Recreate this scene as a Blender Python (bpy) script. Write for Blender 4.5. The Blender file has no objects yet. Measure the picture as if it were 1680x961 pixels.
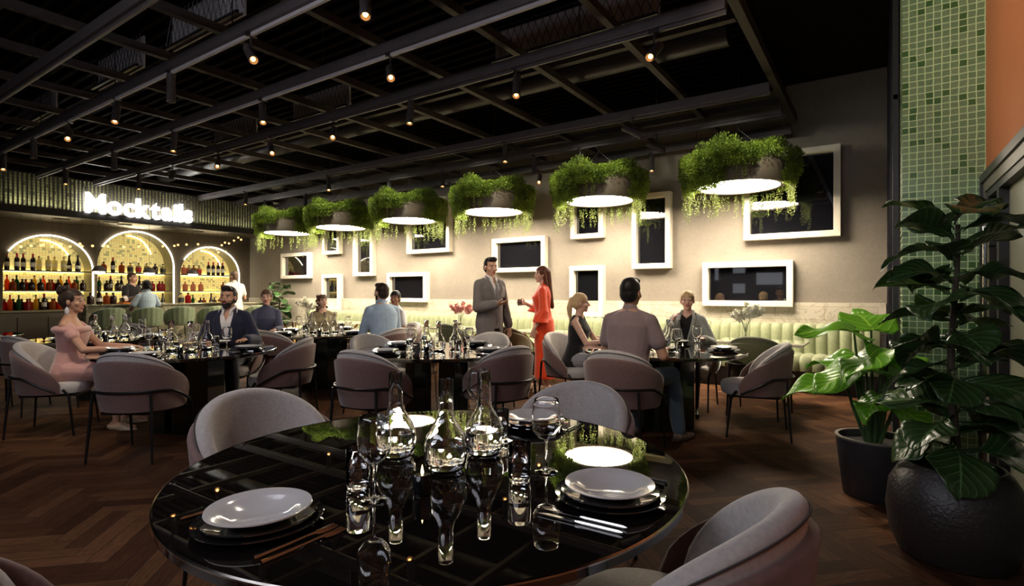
import bpy, math, random
from mathutils import Vector, Matrix, noise
PI = math.pi
R = math.radians
sc = bpy.context.scene
C = sc.collection

# ------------------------------------------------------------------ camera
cd = bpy.data.cameras.new('camera'); cam = bpy.data.objects.new('camera', cd); C.objects.link(cam)
cd.sensor_width = 36.0; cd.lens = 890.0 / 1680.0 * 36.0; cd.clip_start = 0.02; cd.clip_end = 60
cam.location = (0, 0, 1.3); cam.rotation_euler = (R(90), 0, R(34)); sc.camera = cam
sc.view_settings.view_transform = 'Standard'; sc.view_settings.look = 'None'
sc.view_settings.gamma = 1.0; sc.view_settings.use_curve_mapping = False
sc.view_settings.exposure = 0.0
# ------------------------------------------------------------------ light levels
L_PENDANT = 62.0     # radiance of the planter lamps' diffusers
L_SIGN = 16.0
L_LED = 12.0
L_SHELF = 9.0
L_BULB = 14.0
world = bpy.data.worlds.new('world'); sc.world = world; world.use_nodes = True
bg = world.node_tree.nodes['Background']; bg.inputs[0].default_value = (0.35, 0.38, 0.5, 1); bg.inputs[1].default_value = 0.02

def area(name, loc, rot, sx, sy, power, col):
    l = bpy.data.lights.new(name, 'AREA'); l.shape = 'RECTANGLE'; l.size = sx; l.size_y = sy
    l.energy = power; l.color = col
    o = bpy.data.objects.new(name, l); o.location = loc; o.rotation_euler = rot; C.objects.link(o); return o
# added fill light: an unseen strip behind the camera and an unseen overhead panel
area('window_daylight', (-2.2, -2.2, 2.82), (R(74), 0, 0), 5.0, 0.5, 62, (0.86, 0.88, 1.0))
area('ceiling_daylight', (-3.2, 0.6, 3.9), (0, 0, R(0)), 2.2, 1.6, 34, (0.86, 0.86, 1.0))
def spotl(name, loc, target, power, angle, col, blend=0.6):
    l = bpy.data.lights.new(name, 'SPOT'); l.energy = power; l.spot_size = R(angle); l.spot_blend = blend; l.color = col
    l.shadow_soft_size = 0.06
    o = bpy.data.objects.new(name, l); o.location = loc; C.objects.link(o)
    d = Vector(target) - Vector(loc); o.rotation_euler = d.to_track_quat('-Z', 'Y').to_euler(); return o

# ------------------------------------------------------------------ materials
class NT:
    def __init__(s, name):
        s.m = bpy.data.materials.new(name); s.m.use_nodes = True; s.t = s.m.node_tree
        s.b = s.t.nodes['Principled BSDF']; s.out = s.t.nodes['Material Output']
    def n(s, kind, **kw):
        x = s.t.nodes.new(kind)
        for k, v in kw.items(): setattr(x, k, v)
        return x
    def l(s, a, b): s.t.links.new(a, b)
    def math(s, op, a, b=None, c=None):
        x = s.n('ShaderNodeMath', operation=op)
        for i, v in enumerate((a, b, c)):
            if v is None: continue
            if isinstance(v, (int, float)): x.inputs[i].default_value = v
            else: s.l(v, x.inputs[i])
        return x.outputs[0]
    def noise(s, scale, detail=4, rough=0.55, vec=None, dist=0.0):
        x = s.n('ShaderNodeTexNoise'); x.inputs['Scale'].default_value = scale; x.inputs['Detail'].default_value = detail
        x.inputs['Roughness'].default_value = rough; x.inputs['Distortion'].default_value = dist
        if vec is None: vec = s.coord()
        s.l(vec, x.inputs['Vector']); return x
    def coord(s):
        if not hasattr(s, 'tc'): s.tc = s.n('ShaderNodeTexCoord')
        return s.tc.outputs['Object']
    def ramp(s, fac, stops):
        x = s.n('ShaderNodeValToRGB'); e = x.color_ramp.elements
        while len(e) < len(stops): e.new(0.5)
        for i, (p, c) in enumerate(stops):
            e[i].position = p; e[i].color = (c[0], c[1], c[2], 1)
        s.l(fac, x.inputs[0]); return x.outputs[0]
    def mix(s, fac, a, b, mode='MIX'):
        x = s.n('ShaderNodeMix', data_type='RGBA', blend_type=mode)
        for i, v in ((0, fac), (6, a), (7, b)):
            if isinstance(v, (int, float)): x.inputs[i].default_value = v
            elif isinstance(v, tuple): x.inputs[i].default_value = (v[0], v[1], v[2], 1)
            else: s.l(v, x.inputs[i])
        return x.outputs[2]
    def bump(s, h, strength=0.3, dist=0.01):
        x = s.n('ShaderNodeBump'); x.inputs['Strength'].default_value = strength; x.inputs['Distance'].default_value = dist
        s.l(h, x.inputs['Height']); s.l(x.outputs[0], s.b.inputs['Normal'])
    def set(s, **kw):
        names = dict(col='Base Color', rough='Roughness', metal='Metallic', trans='Transmission Weight', ior='IOR', sheen='Sheen Weight',
                     coat='Coat Weight', emit='Emission Color', estr='Emission Strength', alpha='Alpha', spec='Specular IOR Level', sss='Subsurface Weight', crough='Coat Roughness')
        for k, v in kw.items():
            i = s.b.inputs[names[k]]
            if isinstance(v, tuple): i.default_value = (v[0], v[1], v[2], 1)
            elif isinstance(v, (int, float)): i.default_value = v
            else: s.l(v, i)
        return s
MATS = {}
def plain(name, col, rough=0.5, metal=0.0, var=0.12, scale=12.0, bump=0.0, **kw):
    """procedural: colour gently varied by noise"""
    if name in MATS: return MATS[name]
    t = NT(name); nz = t.noise(scale)
    a = tuple(max(0, c * (1 - var)) for c in col); b = tuple(min(1, c * (1 + var)) for c in col)
    t.set(col=t.ramp(nz.outputs[0], [(0.3, a), (0.7, b)]), rough=rough, metal=metal, **kw)
    if bump: t.bump(nz.outputs[0], bump, 0.004)
    MATS[name] = t.m; return t.m
def emis(name, col, s):
    t = NT(name); t.set(col=(0.8, 0.8, 0.8), emit=col, estr=s, rough=0.5); MATS[name] = t.m; return t.m
def glassm(name, col=(1, 1, 1), rough=0.0, ior=1.45):
    t = NT(name); t.set(col=col, rough=rough, trans=1.0, ior=ior); MATS[name] = t.m; return t.m
def backlit(name, col, amt=0.65):
    """tinted bottle glass: lets light through diffusely plus a gloss"""
    t = NT(name); t.set(col=col, rough=0.08, coat=0.5)
    tr = t.n('ShaderNodeBsdfTranslucent'); tr.inputs[0].default_value = (col[0], col[1], col[2], 1)
    mx = t.n('ShaderNodeMixShader'); mx.inputs[0].default_value = amt
    t.l(t.b.outputs[0], mx.inputs[1]); t.l(tr.outputs[0], mx.inputs[2]); t.l(mx.outputs[0], t.out.inputs[0])
    MATS[name] = t.m; return t.m

# floor: herringbone parquet
def floor_mat():
    t = NT('herringbone_oak'); sep = t.n('ShaderNodeSeparateXYZ')
    mp = t.n('ShaderNodeMapping'); mp.inputs['Rotation'].default_value = (0, 0, R(45)); mp.inputs['Scale'].default_value = (10.5, 10.5, 10.5)
    t.l(t.coord(), mp.inputs[0]); t.l(mp.outputs[0], sep.inputs[0])
    x, y = sep.outputs[0], sep.outputs[1]; n = 5.0
    i = t.math('FLOOR', x); j = t.math('FLOOR', y); fx = t.math('FRACT', x); fy = t.math('FRACT', y)
    m = t.math('FLOORED_MODULO', t.math('SUBTRACT', i, j), 2 * n)
    isH = t.math('LESS_THAN', m, n)
    m2 = t.math('SUBTRACT', 2 * n - 1, m)
    def sel(h, v): return t.math('ADD', t.math('MULTIPLY', isH, h), t.math('MULTIPLY', t.math('SUBTRACT', 1.0, isH), v))
    along = sel(t.math('ADD', m, fx), t.math('ADD', m2, fy)); across = sel(fy, fx)
    idx = sel(t.math('SUBTRACT', i, m), i); idy = sel(j, t.math('SUBTRACT', j, m2))
    cid = t.n('ShaderNodeCombineXYZ'); t.l(idx, cid.inputs[0]); t.l(idy, cid.inputs[1]); t.l(isH, cid.inputs[2])
    wn = t.n('ShaderNodeTexWhiteNoise', noise_dimensions='3D'); t.l(cid.outputs[0], wn.inputs[0])
    g = t.n('ShaderNodeCombineXYZ'); t.l(t.math('MULTIPLY', along, 0.35), g.inputs[0]); t.l(t.math('MULTIPLY', across, 3.5), g.inputs[1]); t.l(t.math('MULTIPLY', wn.outputs[0], 40.0), g.inputs[2])
    gr = t.noise(2.2, 6, 0.65, g.outputs[0], 1.2)
    base = t.ramp(wn.outputs[0], [(0.0, (0.050, 0.021, 0.011)), (0.5, (0.085, 0.038, 0.018)), (1.0, (0.135, 0.062, 0.030))])
    col = t.mix(0.75, base, t.ramp(gr.outputs[0], [(0.3, (0.25, 0.23, 0.22)), (0.65, (1.25, 1.25, 1.25))]), 'MULTIPLY')
    def edge(v, w, top): return t.math('MAXIMUM', t.math('LESS_THAN', v, w), t.math('GREATER_THAN', v, top - w))
    e = t.math('MAXIMUM', edge(across, 0.02, 1.0), edge(along, 0.02, n))
    col = t.mix(e, col, (0.02, 0.013, 0.01))
    t.set(col=col, rough=t.math('ADD', t.math('MULTIPLY', gr.outputs[0], 0.2), 0.55), spec=0.04)
    t.bump(t.math('SUBTRACT', gr.outputs[0], e), 0.12, 0.002)
    return t.m
def plaster():
    t = NT('beige_plaster'); a = t.noise(0.7, 5, 0.6); b = t.noise(30, 3)
    t.set(col=t.mix(0.15, t.ramp(a.outputs[0], [(0.3, (0.200, 0.172, 0.138)), (0.7, (0.280, 0.243, 0.196))]), b.outputs[0], 'OVERLAY'), rough=0.85, spec=0.2)
    t.bump(b.outputs[0], 0.1, 0.003); return t.m
def marble(name, base, vein, scale, w=0.035, rough=0.3, blocks=None):
    t = NT(name); d = t.noise(scale, 8, 0.6, dist=1.6)
    f = t.math('ABSOLUTE', t.math('SUBTRACT', d.outputs[0], 0.5))
    c2 = t.noise(scale * 0.6, 4)
    col = t.ramp(f, [(0.0, vein), (w, base)])
    col = t.mix(0.35, col, t.ramp(c2.outputs[0], [(0.35, tuple(c * 0.6 for c in base)), (0.65, base)]))
    if blocks:
        sep = t.n('ShaderNodeSeparateXYZ'); t.l(t.coord(), sep.inputs[0])
        cb = t.n('ShaderNodeCombineXYZ'); t.l(sep.outputs[0], cb.inputs[0]); t.l(sep.outputs[2], cb.inputs[1])
        br = t.n('ShaderNodeTexBrick'); t.l(cb.outputs[0], br.inputs[0]); br.inputs['Scale'].default_value = 1.0
        br.inputs['Brick Width'].default_value = blocks[0]; br.inputs['Row Height'].default_value = blocks[1]; br.inputs['Mortar Size'].default_value = 0.003
        br.inputs['Color1'].default_value = (1, 1, 1, 1); br.inputs['Color2'].default_value = (0.86, 0.85, 0.82, 1); br.inputs['Mortar'].default_value = (0.55, 0.5, 0.42, 1)
        col = t.mix(1.0, col, br.outputs[0], 'MULTIPLY')
    t.set(col=col, rough=rough); t.bump(d.outputs[0], 0.25, 0.01)
    return t.m
def mosaic(name, sz, c1, c2, c3, grout, axis, rough=0.22, gw=0.07, glow=0.0):
    """small square tiles; axis 0: coords (x,z), axis 1: coords (y,z)"""
    t = NT(name); sep = t.n('ShaderNodeSeparateXYZ'); t.l(t.coord(), sep.inputs[0])
    wob = t.noise(14, 2); w2 = t.math('MULTIPLY', t.math('SUBTRACT', wob.outputs[0], 0.5), 0.25)
    u = t.math('ADD', t.math('DIVIDE', sep.outputs[axis], sz), w2); v = t.math('ADD', t.math('DIVIDE', sep.outputs[2], sz), w2)
    fu = t.math('FRACT', u); fv = t.math('FRACT', v)
    cid = t.n('ShaderNodeCombineXYZ'); t.l(t.math('FLOOR', u), cid.inputs[0]); t.l(t.math('FLOOR', v), cid.inputs[1])
    wn = t.n('ShaderNodeTexWhiteNoise', noise_dimensions='3D'); t.l(cid.outputs[0], wn.inputs[0])
    col = t.ramp(wn.outputs[0], [(0.0, c3), (0.12, c3), (0.16, c1), (0.6, c2), (1.0, c1)])
    nz = t.noise(60, 3); col = t.mix(0.25, col, nz.outputs[1], 'OVERLAY')
    def edge(q): return t.math('MAXIMUM', t.math('LESS_THAN', q, gw), t.math('GREATER_THAN', q, 1 - gw))
    e = t.math('MAXIMUM', edge(fu), edge(fv))
    col = t.mix(e, col, grout)
    t.set(col=col, rough=t.math('ADD', t.math('MULTIPLY', e, 0.5), rough)); t.bump(t.math('MULTIPLY', e, -1.0), 0.4, 0.004)
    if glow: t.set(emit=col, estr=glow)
    return t.m
def leafm(name, c1, c2, rough=0.35, trans=0.25, veins=False, scale=9):
    t = NT(name); nz = t.noise(scale, 3)
    col = t.ramp(nz.outputs[0], [(0.3, c1), (0.7, c2)])
    if veins:
        uvn = t.n('ShaderNodeUVMap'); sep = t.n('ShaderNodeSeparateXYZ'); t.l(uvn.outputs[0], sep.inputs[0])
        v = t.math('ABSOLUTE', t.math('SUBTRACT', sep.outputs[0], 0.5))
        r = t.math('FRACT', t.math('SUBTRACT', t.math('MULTIPLY', sep.outputs[1], 7.0), t.math('MULTIPLY', v, 5.0)))
        ln = t.math('MAXIMUM', t.math('LESS_THAN', v, 0.018), t.math('LESS_THAN', r, 0.07))
        col = t.mix(t.math('MULTIPLY', ln, 0.55), col, tuple(min(1, c * 3.2 + 0.03) for c in c2))
        t.bump(t.math('ABSOLUTE', t.math('SUBTRACT', r, 0.5)), 0.5, 0.01)
    t.set(col=col, rough=rough, coat=0.15)
    tr = t.n('ShaderNodeBsdfTranslucent'); t.l(col, tr.inputs[0])
    mx = t.n('ShaderNodeMixShader'); mx.inputs[0].default_value = trans
    t.l(t.b.outputs[0], mx.inputs[1]); t.l(tr.outputs[0], mx.inputs[2]); t.l(mx.outputs[0], t.out.inputs[0])
    return t.m

M = dict(
    floor=floor_mat(), plaster=plaster(),
    wainscot=marble('ivory_marble_blocks', (0.62, 0.56, 0.45), (0.34, 0.29, 0.2), 2.2, 0.02, 0.45, (0.62, 0.185)),
    green_marble=marble('green_brown_marble', (0.17, 0.16, 0.10), (0.48, 0.43, 0.30), 1.1, 0.06, 0.15),
    pillar_tile=mosaic('green_glass_mosaic', 0.0475, (0.17, 0.27, 0.14), (0.22, 0.32, 0.17), (0.07, 0.15, 0.05), (0.55, 0.72, 0.38), 0),
    bar_tile=mosaic('cream_bar_mosaic', 0.055, (0.80, 0.62, 0.22), (0.68, 0.52, 0.16), (0.35, 0.32, 0.12), (0.30, 0.27, 0.12), 1, 0.35, 0.05, 0.75),  # tile glow is added emission, imitating an even wash of shelf light
    fascia_tile=mosaic('dark_green_mosaic', 0.06, (0.22, 0.22, 0.13), (0.30, 0.30, 0.16), (0.08, 0.08, 0.05), (0.03, 0.04, 0.02), 1, 0.4),
    ceiling=plain('black_brown_ceiling', (0.008, 0.0055, 0.005), 0.95, scale=3, var=0.3, spec=0.05),
    black_metal=plain('black_painted_metal', (0.035, 0.032, 0.033), 0.42, 0.4),
    dark_steel=plain('dark_grey_steel', (0.095, 0.080, 0.080), 0.5, 0.2),
    bar_black=plain('matt_black_bar', (0.055, 0.045, 0.043), 0.6, spec=0.2),
    grey_vent=plain('grey_ceiling_board', (0.50, 0.46, 0.47), 0.7, scale=5),
    dark_wall=plain('dark_brown_panel', (0.060, 0.046, 0.036), 0.55, scale=2),
    bar_wall=plain('taupe_bar_wall', (0.115, 0.088, 0.062), 0.5, scale=2),
    jamb=plain('olive_grey_jamb', (0.20, 0.18, 0.11), 0.4, scale=3),
    soffit=plain('brushed_bronze_soffit', (0.30, 0.25, 0.15), 0.28, 0.85, scale=1.5, var=0.4),
    orange=plain('terracotta_paint', (0.44, 0.15, 0.055), 0.8, scale=1.2, var=0.08),
    frame=plain('cream_lacquer_frame', (0.74, 0.68, 0.56), 0.35, scale=4, var=0.04),
    mirror=NT('black_mirror_glass').set(col=(0.006, 0.006, 0.008), rough=0.01, spec=0.9, coat=1.0).m,
    tabletop=NT('black_glass_tabletop').set(col=(0.008, 0.006, 0.005), rough=0.012, spec=0.9, coat=1.0, crough=0.01).m,
    rim=plain('polished_table_rim', (0.55, 0.52, 0.46), 0.15, 1.0, scale=30),
    pedestal=plain('black_green_pedestal', (0.012, 0.017, 0.012), 0.18, coat=0.6),
    shell=plain('mauve_taupe_velvet', (0.165, 0.090, 0.077), 0.75, scale=60, bump=0.1, sheen=0.35),
    pad=plain('warm_grey_velvet', (0.440, 0.400, 0.372), 0.8, scale=70, bump=0.1, sheen=0.4),
    green_shell=plain('olive_velvet', (0.095, 0.098, 0.040), 0.75, scale=60, bump=0.1, sheen=0.3),
    sage=plain('sage_green_leather', (0.155, 0.195, 0.105), 0.5, scale=25, bump=0.15, sheen=0.2),
    sage_light=plain('pale_sage_leather', (0.225, 0.245, 0.125), 0.5, scale=25, bump=0.15, sheen=0.2),
    seam=plain('dark_seam', (0.05, 0.04, 0.035), 0.8),
    leg=plain('black_leg_metal', (0.018, 0.017, 0.017), 0.35, 0.5),
    brass=plain('brass', (0.60, 0.42, 0.16), 0.22, 1.0, scale=20),
    chrome=plain('polished_steel', (0.55, 0.54, 0.52), 0.12, 1.0, scale=30),
    glass=glassm('clear_glass'), water=glassm('water', (0.96, 0.99, 1.0), 0.0, 1.33),
    white_china=plain('white_china', (0.66, 0.64, 0.62), 0.12, scale=4, var=0.02, coat=0.4),
    dark_china=plain('black_glazed_china', (0.015, 0.014, 0.014), 0.08, scale=8, coat=1.0),
    wax=plain('candle_wax', (0.6, 0.55, 0.42), 0.5), black_glass=NT('black_tealight_glass').set(col=(0.006, 0.008, 0.009), rough=0.05, coat=1.0).m,
    flame=emis('candle_flame', (1.0, 0.75, 0.3), 12),
    lamp=emis('pendant_diffuser', (1.0, 0.87, 0.68), L_PENDANT), sign=emis('white_sign_light', (1.0, 0.98, 0.90), L_SIGN),
    led=emis('led_arch', (1.0, 0.93, 0.72), L_LED), shelf_led=emis('shelf_led', (1.0, 0.80, 0.30), L_SHELF),
    bulb=emis('warm_bulb', (1.0, 0.42, 0.10), L_BULB), ball=emis('small_ball_bulb', (1.0, 0.60, 0.22), 1.8), dome_light=emis('dome_lamp_bulb', (1.0, 0.88, 0.62), 18),
    pane=NT('frosted_door_glass').set(col=(0.30, 0.30, 0.22), rough=0.35, coat=0.3).m,
    window_light=emis('window_sky', (0.72, 0.80, 0.92), 0.7),
    foliage=leafm('planter_foliage', (0.085, 0.135, 0.012), (0.25, 0.34, 0.03), 0.55, 0.35, scale=5),
    strand=leafm('trailing_foliage', (0.10, 0.14, 0.025), (0.19, 0.22, 0.05), 0.55, 0.4, scale=8),
    fig=leafm('fiddle_leaf', (0.022, 0.055, 0.014), (0.045, 0.095, 0.024), 0.3, 0.12, True, 3),
    alocasia=leafm('elephant_ear_leaf', (0.12, 0.34, 0.02), (0.19, 0.48, 0.03), 0.32, 0.35, True, 3),
    stem=plain('plant_stem', (0.05, 0.10, 0.03), 0.5), bark=plain('dark_bark', (0.06, 0.045, 0.03), 0.8, scale=40, bump=0.5),
    soil=plain('dark_soil', (0.02, 0.014, 0.01), 0.95, scale=60, bump=0.6),
    pot=plain('matt_charcoal_pot', (0.030, 0.029, 0.031), 0.45), pot_tex=plain('dark_hammered_pot', (0.030, 0.024, 0.022), 0.35, scale=60, bump=1.0),
    pot_rim=plain('bone_pot_rim', (0.16, 0.14, 0.11), 0.4),
    flower=plain('white_blossom', (0.75, 0.74, 0.62), 0.6, scale=30), pinkflower=plain('pink_blossom', (0.62, 0.28, 0.24), 0.6, scale=30),
    label=plain('paper_label', (0.78, 0.75, 0.68), 0.6), label_red=plain('red_label', (0.60, 0.02, 0.02), 0.5), cap_red=plain('red_capsule', (0.50, 0.02, 0.02), 0.35), cap_dark=plain('dark_capsule', (0.02, 0.02, 0.02), 0.4), cap_gold=plain('gold_cap', (0.5, 0.35, 0.12), 0.3, 0.8),
    label_dark=plain('black_label', (0.03, 0.03, 0.03), 0.5),
    b_wine=backlit('dark_wine_glass', (0.025, 0.012, 0.010), 0.3), b_clear=backlit('pale_gin_glass', (0.75, 0.68, 0.40), 0.75), b_green=backlit('green_liqueur', (0.02, 0.16, 0.03), 0.7),
    b_orange=backlit('orange_liqueur', (0.80, 0.20, 0.02), 0.75), b_amber=backlit('amber_spirit', (0.45, 0.13, 0.015), 0.7), b_dark=backlit('dark_rum', (0.045, 0.018, 0.010), 0.4),
    b_red=backlit('red_liqueur', (0.45, 0.015, 0.012), 0.7), b_yellow=backlit('yellow_liqueur', (0.70, 0.45, 0.02), 0.75), b_rose=backlit('pink_spirit', (0.75, 0.38, 0.25), 0.7),
    shelf=plain('dark_shelf', (0.035, 0.03, 0.022), 0.3, 0.3),
    orange_board=plain('orange_board', (0.75, 0.20, 0.02), 0.4), terracotta=plain('terracotta_top', (0.35, 0.1, 0.06), 0.6),
)

# ------------------------------------------------------------------ mesh building
class MB:
    def __init__(s): s.v = []; s.f = []; s.m = []; s.uv = {}
    def add(s, vs, fs, mi=0):
        o = len(s.v); s.v += [tuple(v) for v in vs]; s.f += [tuple(i + o for i in f) for f in fs]; s.m += [mi] * len(fs); return s
    def box(s, x0, x1, y0, y1, z0, z1, mi=0):
        vs = [(x, y, z) for z in (z0, z1) for y in (y0, y1) for x in (x0, x1)]
        return s.add(vs, [(0, 2, 3, 1), (4, 5, 7, 6), (0, 1, 5, 4), (2, 6, 7, 3), (0, 4, 6, 2), (1, 3, 7, 5)], mi)
    def rings(s, rs, closed=True, caps=True, mi=0, loop=False):
        """rs: list of equal-length point loops"""
        n = len(rs[0]); vs = [p for r in rs for p in r]; fs = []
        m = len(rs)
        for i in range(m if loop else m - 1):
            a = i * n; b = ((i + 1) % m) * n
            for j in range(n if closed else n - 1):
                k = (j + 1) % n; fs.append((a + j, a + k, b + k, b + j))
        if caps and closed and not loop: fs.append(tuple(range(n))[::-1]); fs.append(tuple((m - 1) * n + j for j in range(n)))
        return s.add(vs, fs, mi)
    def lathe(s, prof, n=24, c=(0, 0, 0), mi=0, caps=False):
        rs = [[(c[0] + max(r, 1e-4) * math.cos(2 * PI * k / n), c[1] + max(r, 1e-4) * math.sin(2 * PI * k / n), c[2] + z) for k in range(n)] for r, z in prof]
        return s.rings(rs, True, caps, mi)
    def tube(s, pts, rad, n=8, mi=0, cyc=False):
        pts = [Vector(p) for p in pts]; rs = []; up = None
        if not isinstance(rad, (list, tuple)): rad = [rad] * len(pts)
        for i, p in enumerate(pts):
            if cyc: d = pts[(i + 1) % len(pts)] - pts[i - 1]
            else: d = pts[min(i + 1, len(pts) - 1)] - pts[max(i - 1, 0)]
            if d.length < 1e-9: d = Vector((0, 0, 1))
            d.normalize()
            if up is None:
                up = Vector((0, 0, 1)) if abs(d.z) < 0.9 else Vector((1, 0, 0))
            a = d.cross(up)
            if a.length < 1e-4: a = d.cross(Vector((0.3, 1, 0.2)))
            a.normalize(); b = a.cross(d).normalized(); up = b
            rs.append([p + (a * math.cos(2 * PI * k / n) + b * math.sin(2 * PI * k / n)) * rad[i] for k in range(n)])
        return s.rings(rs, True, not cyc, mi, loop=cyc)
    def ell(s, c, r, mat=None, n=14, m=9, mi=0):
        rs = []
        for i in range(m + 1):
            t = -PI / 2 + PI * i / m; ring = []
            for k in range(n):
                p = Vector((math.cos(2 * PI * k / n) * math.cos(t) * r[0], math.sin(2 * PI * k / n) * math.cos(t) * r[1], math.sin(t) * r[2]))
                if i in (0, m): p = Vector((math.cos(2 * PI * k / n) * 1e-4, math.sin(2 * PI * k / n) * 1e-4, math.sin(t) * r[2]))
                if mat is not None: p = mat @ p
                ring.append(p + Vector(c))
            rs.append(ring)
        return s.rings(rs, True, True, mi)
    def cap(s, a, b, ra, rb, n=12):
        """tapered capsule"""
        a = Vector(a); b = Vector(b); d = b - a
        if d.length < 1e-6: return s.ell(a, (ra,) * 3)
        d.normalize(); pts = []; rad = []
        for q in (-1, -0.85, -0.5): pts.append(a + d * ra * q); rad.append(ra * math.sqrt(max(1e-6, 1 - q * q)) + 1e-4)
        pts.append(a); rad.append(ra); pts.append((a + b) / 2); rad.append((ra + rb) / 2); pts.append(b); rad.append(rb)
        for q in (0.5, 0.85, 1): pts.append(b + d * rb * q); rad.append(rb * math.sqrt(max(1e-6, 1 - q * q)) + 1e-4)
        return s.tube(pts, rad, n)
    def mesh(s, name, mats, smooth=True):
        me = bpy.data.meshes.new(name); me.from_pydata(s.v, [], s.f)
        if not isinstance(mats, (list, tuple)): mats = [mats]
        for m in mats: me.materials.append(m)
        if len(mats) > 1: me.polygons.foreach_set('material_index', s.m)
        if smooth:
            me.shade_smooth()
            try: me.set_sharp_from_angle(angle=R(40))
            except Exception: pass
        me.update(); return me
    def obj(s, name, mats, parent=None, smooth=True):
        o = bpy.data.objects.new(name, s.mesh(name, mats, smooth)); C.objects.link(o)
        if parent is not None: o.parent = parent
        return o
def tag(o, label, cat, group=None, kind=None):
    o['label'] = label; o['category'] = cat
    if group: o['group'] = group
    if kind: o['kind'] = kind
    return o
def struct(o): o['kind'] = 'structure'; return o
def thing(name, label, cat, loc=(0, 0, 0), rz=0.0, group=None):
    o = bpy.data.objects.new(name, None); o.empty_display_size = 0.1; C.objects.link(o); o.location = loc; o.rotation_euler = (0, 0, rz)
    return tag(o, label, cat, group)
KIDS = {}
def dup(root, loc, rz=None, label=None, group=None, scale=None):
    def rec(o, par):
        c = o.copy(); C.objects.link(c)
        if par is not None: c.parent = par
        for ch in list(o.children): rec(ch, c)
        return c
    r = rec(root, None); r.location = loc
    if rz is not None: r.rotation_euler = (0, 0, rz)
    if label: r['label'] = label
    if group: r['group'] = group
    if scale is not None: r.scale = (scale,) * 3
    return r
def face(fx, fy): return math.atan2(fy, fx) - PI / 2      # yaw that turns local +y to (fx, fy)
def bev(o, w=0.006, seg=2):
    m = o.modifiers.new('bevel', 'BEVEL'); m.width = w; m.segments = seg; m.limit_method = 'ANGLE'; return o
def screen_u(x, y):
    r = x * math.cos(R(34)) + y * math.sin(R(34)); f = -x * math.sin(R(34)) + y * math.cos(R(34)); return 840 + 890 * r / f
def depth_of(x, y): return -x * math.sin(R(34)) + y * math.cos(R(34))
ORD = ['', 'second ', 'third ', 'fourth ', 'fifth ', 'sixth ', 'seventh ', 'eighth ', 'ninth ', 'tenth ', 'eleventh ', 'twelfth ', 'thirteenth ', 'fourteenth ', 'fifteenth ', 'sixteenth ', 'seventeenth ', 'eighteenth ', 'nineteenth ', 'twentieth ']
def nth(i, n, side='left'):
    if n == 1: return 'only'
    if i == 0: return 'leftmost'
    if i == n - 1: return 'rightmost'
    if n == 3: return 'middle'
    return ORD[i] + 'from left'

# ------------------------------------------------------------------ room shell
struct(MB().box(-15.6, 1.2, -2.6, 9.2, -0.1, 0).obj('floor', M['floor'], smooth=False))
struct(MB().box(-15.9, 1.2, -2.6, 9.2, 4.3, 4.4).obj('ceiling', M['ceiling'], smooth=False))
struct(MB().box(-15.9, 1.2, 8.75, 9.2, 0, 4.3).obj('wall_back', M['plaster'], smooth=False))
struct(MB().box(-15.0, 0.09, 8.70, 8.752, 0, 1.165).obj('trim_1', M['wainscot'], smooth=False))
struct(MB().box(-15.9, 1.2, -2.6, -2.4, 0, 4.3).obj('wall_front', M['ceiling'], smooth=False))
struct(MB().box(0.62, 0.9, 5.0, 9.2, 0, 4.3).obj('wall_right', M['dark_wall'], smooth=False))
struct(MB().box(-15.0, -13.75, 2.75, 3.0, 0, 4.3).obj('wall_left_return', M['dark_wall'], smooth=False))
struct(MB().box(-15.9, -15.0, -2.6, 2.9, 0, 4.3).obj('wall_left_front', M['dark_wall'], smooth=False))
# windows in the front wall (seen only as reflections)
for i, (x0, x1, z0, z1) in enumerate([(-4.75, -4.62, 1.75, 2.3), (-4.15, -3.75, 1.98, 2.25), (-4.15, -3.75, 1.3, 1.62), (-3.40, -2.60, 1.58, 1.98), (-8.4, -7.4, 1.4, 2.2)]):
    w = MB().box(x0, x1, -2.4, -2.37, z0, z1).obj('window_%d' % (i + 1), M['window_light'], smooth=False); struct(w)
    fr = MB()
    fr.box(x0 - 0.05, x1 + 0.05, -2.4, -2.34, z1, z1 + 0.05).box(x0 - 0.05, x1 + 0.05, -2.4, -2.34, z0 - 0.05, z0)
    fr.box(x0 - 0.05, x0, -2.4, -2.34, z0, z1).box(x1, x1 + 0.05, -2.4, -2.34, z0, z1)
    fr.obj('window_frame', M['black_metal'], w, smooth=False)
struct(MB().box(-4.7, 0.3, -2.4, -2.37, 2.55, 3.08).obj('window_6', M['window_light'], smooth=False))  # unseen glowing pane added behind the front fill light
cp = thing('ceiling_light_panel', 'large pale ceiling light panel above the camera side of the room', 'ceiling light', (-3.2, 0.6, 3.91))  # added housing for the overhead fill light, out of view
MB().box(-1.12, 1.12, -0.82, 0.82, 0.0, 0.04).obj('housing', M['bar_black'], cp, smooth=False)
for sx in (-1, 1): MB().tube([(sx, 0, 0.04), (sx, 0, 0.385)], 0.008, 6).obj('hanger_rod', M['black_metal'], cp)
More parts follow.
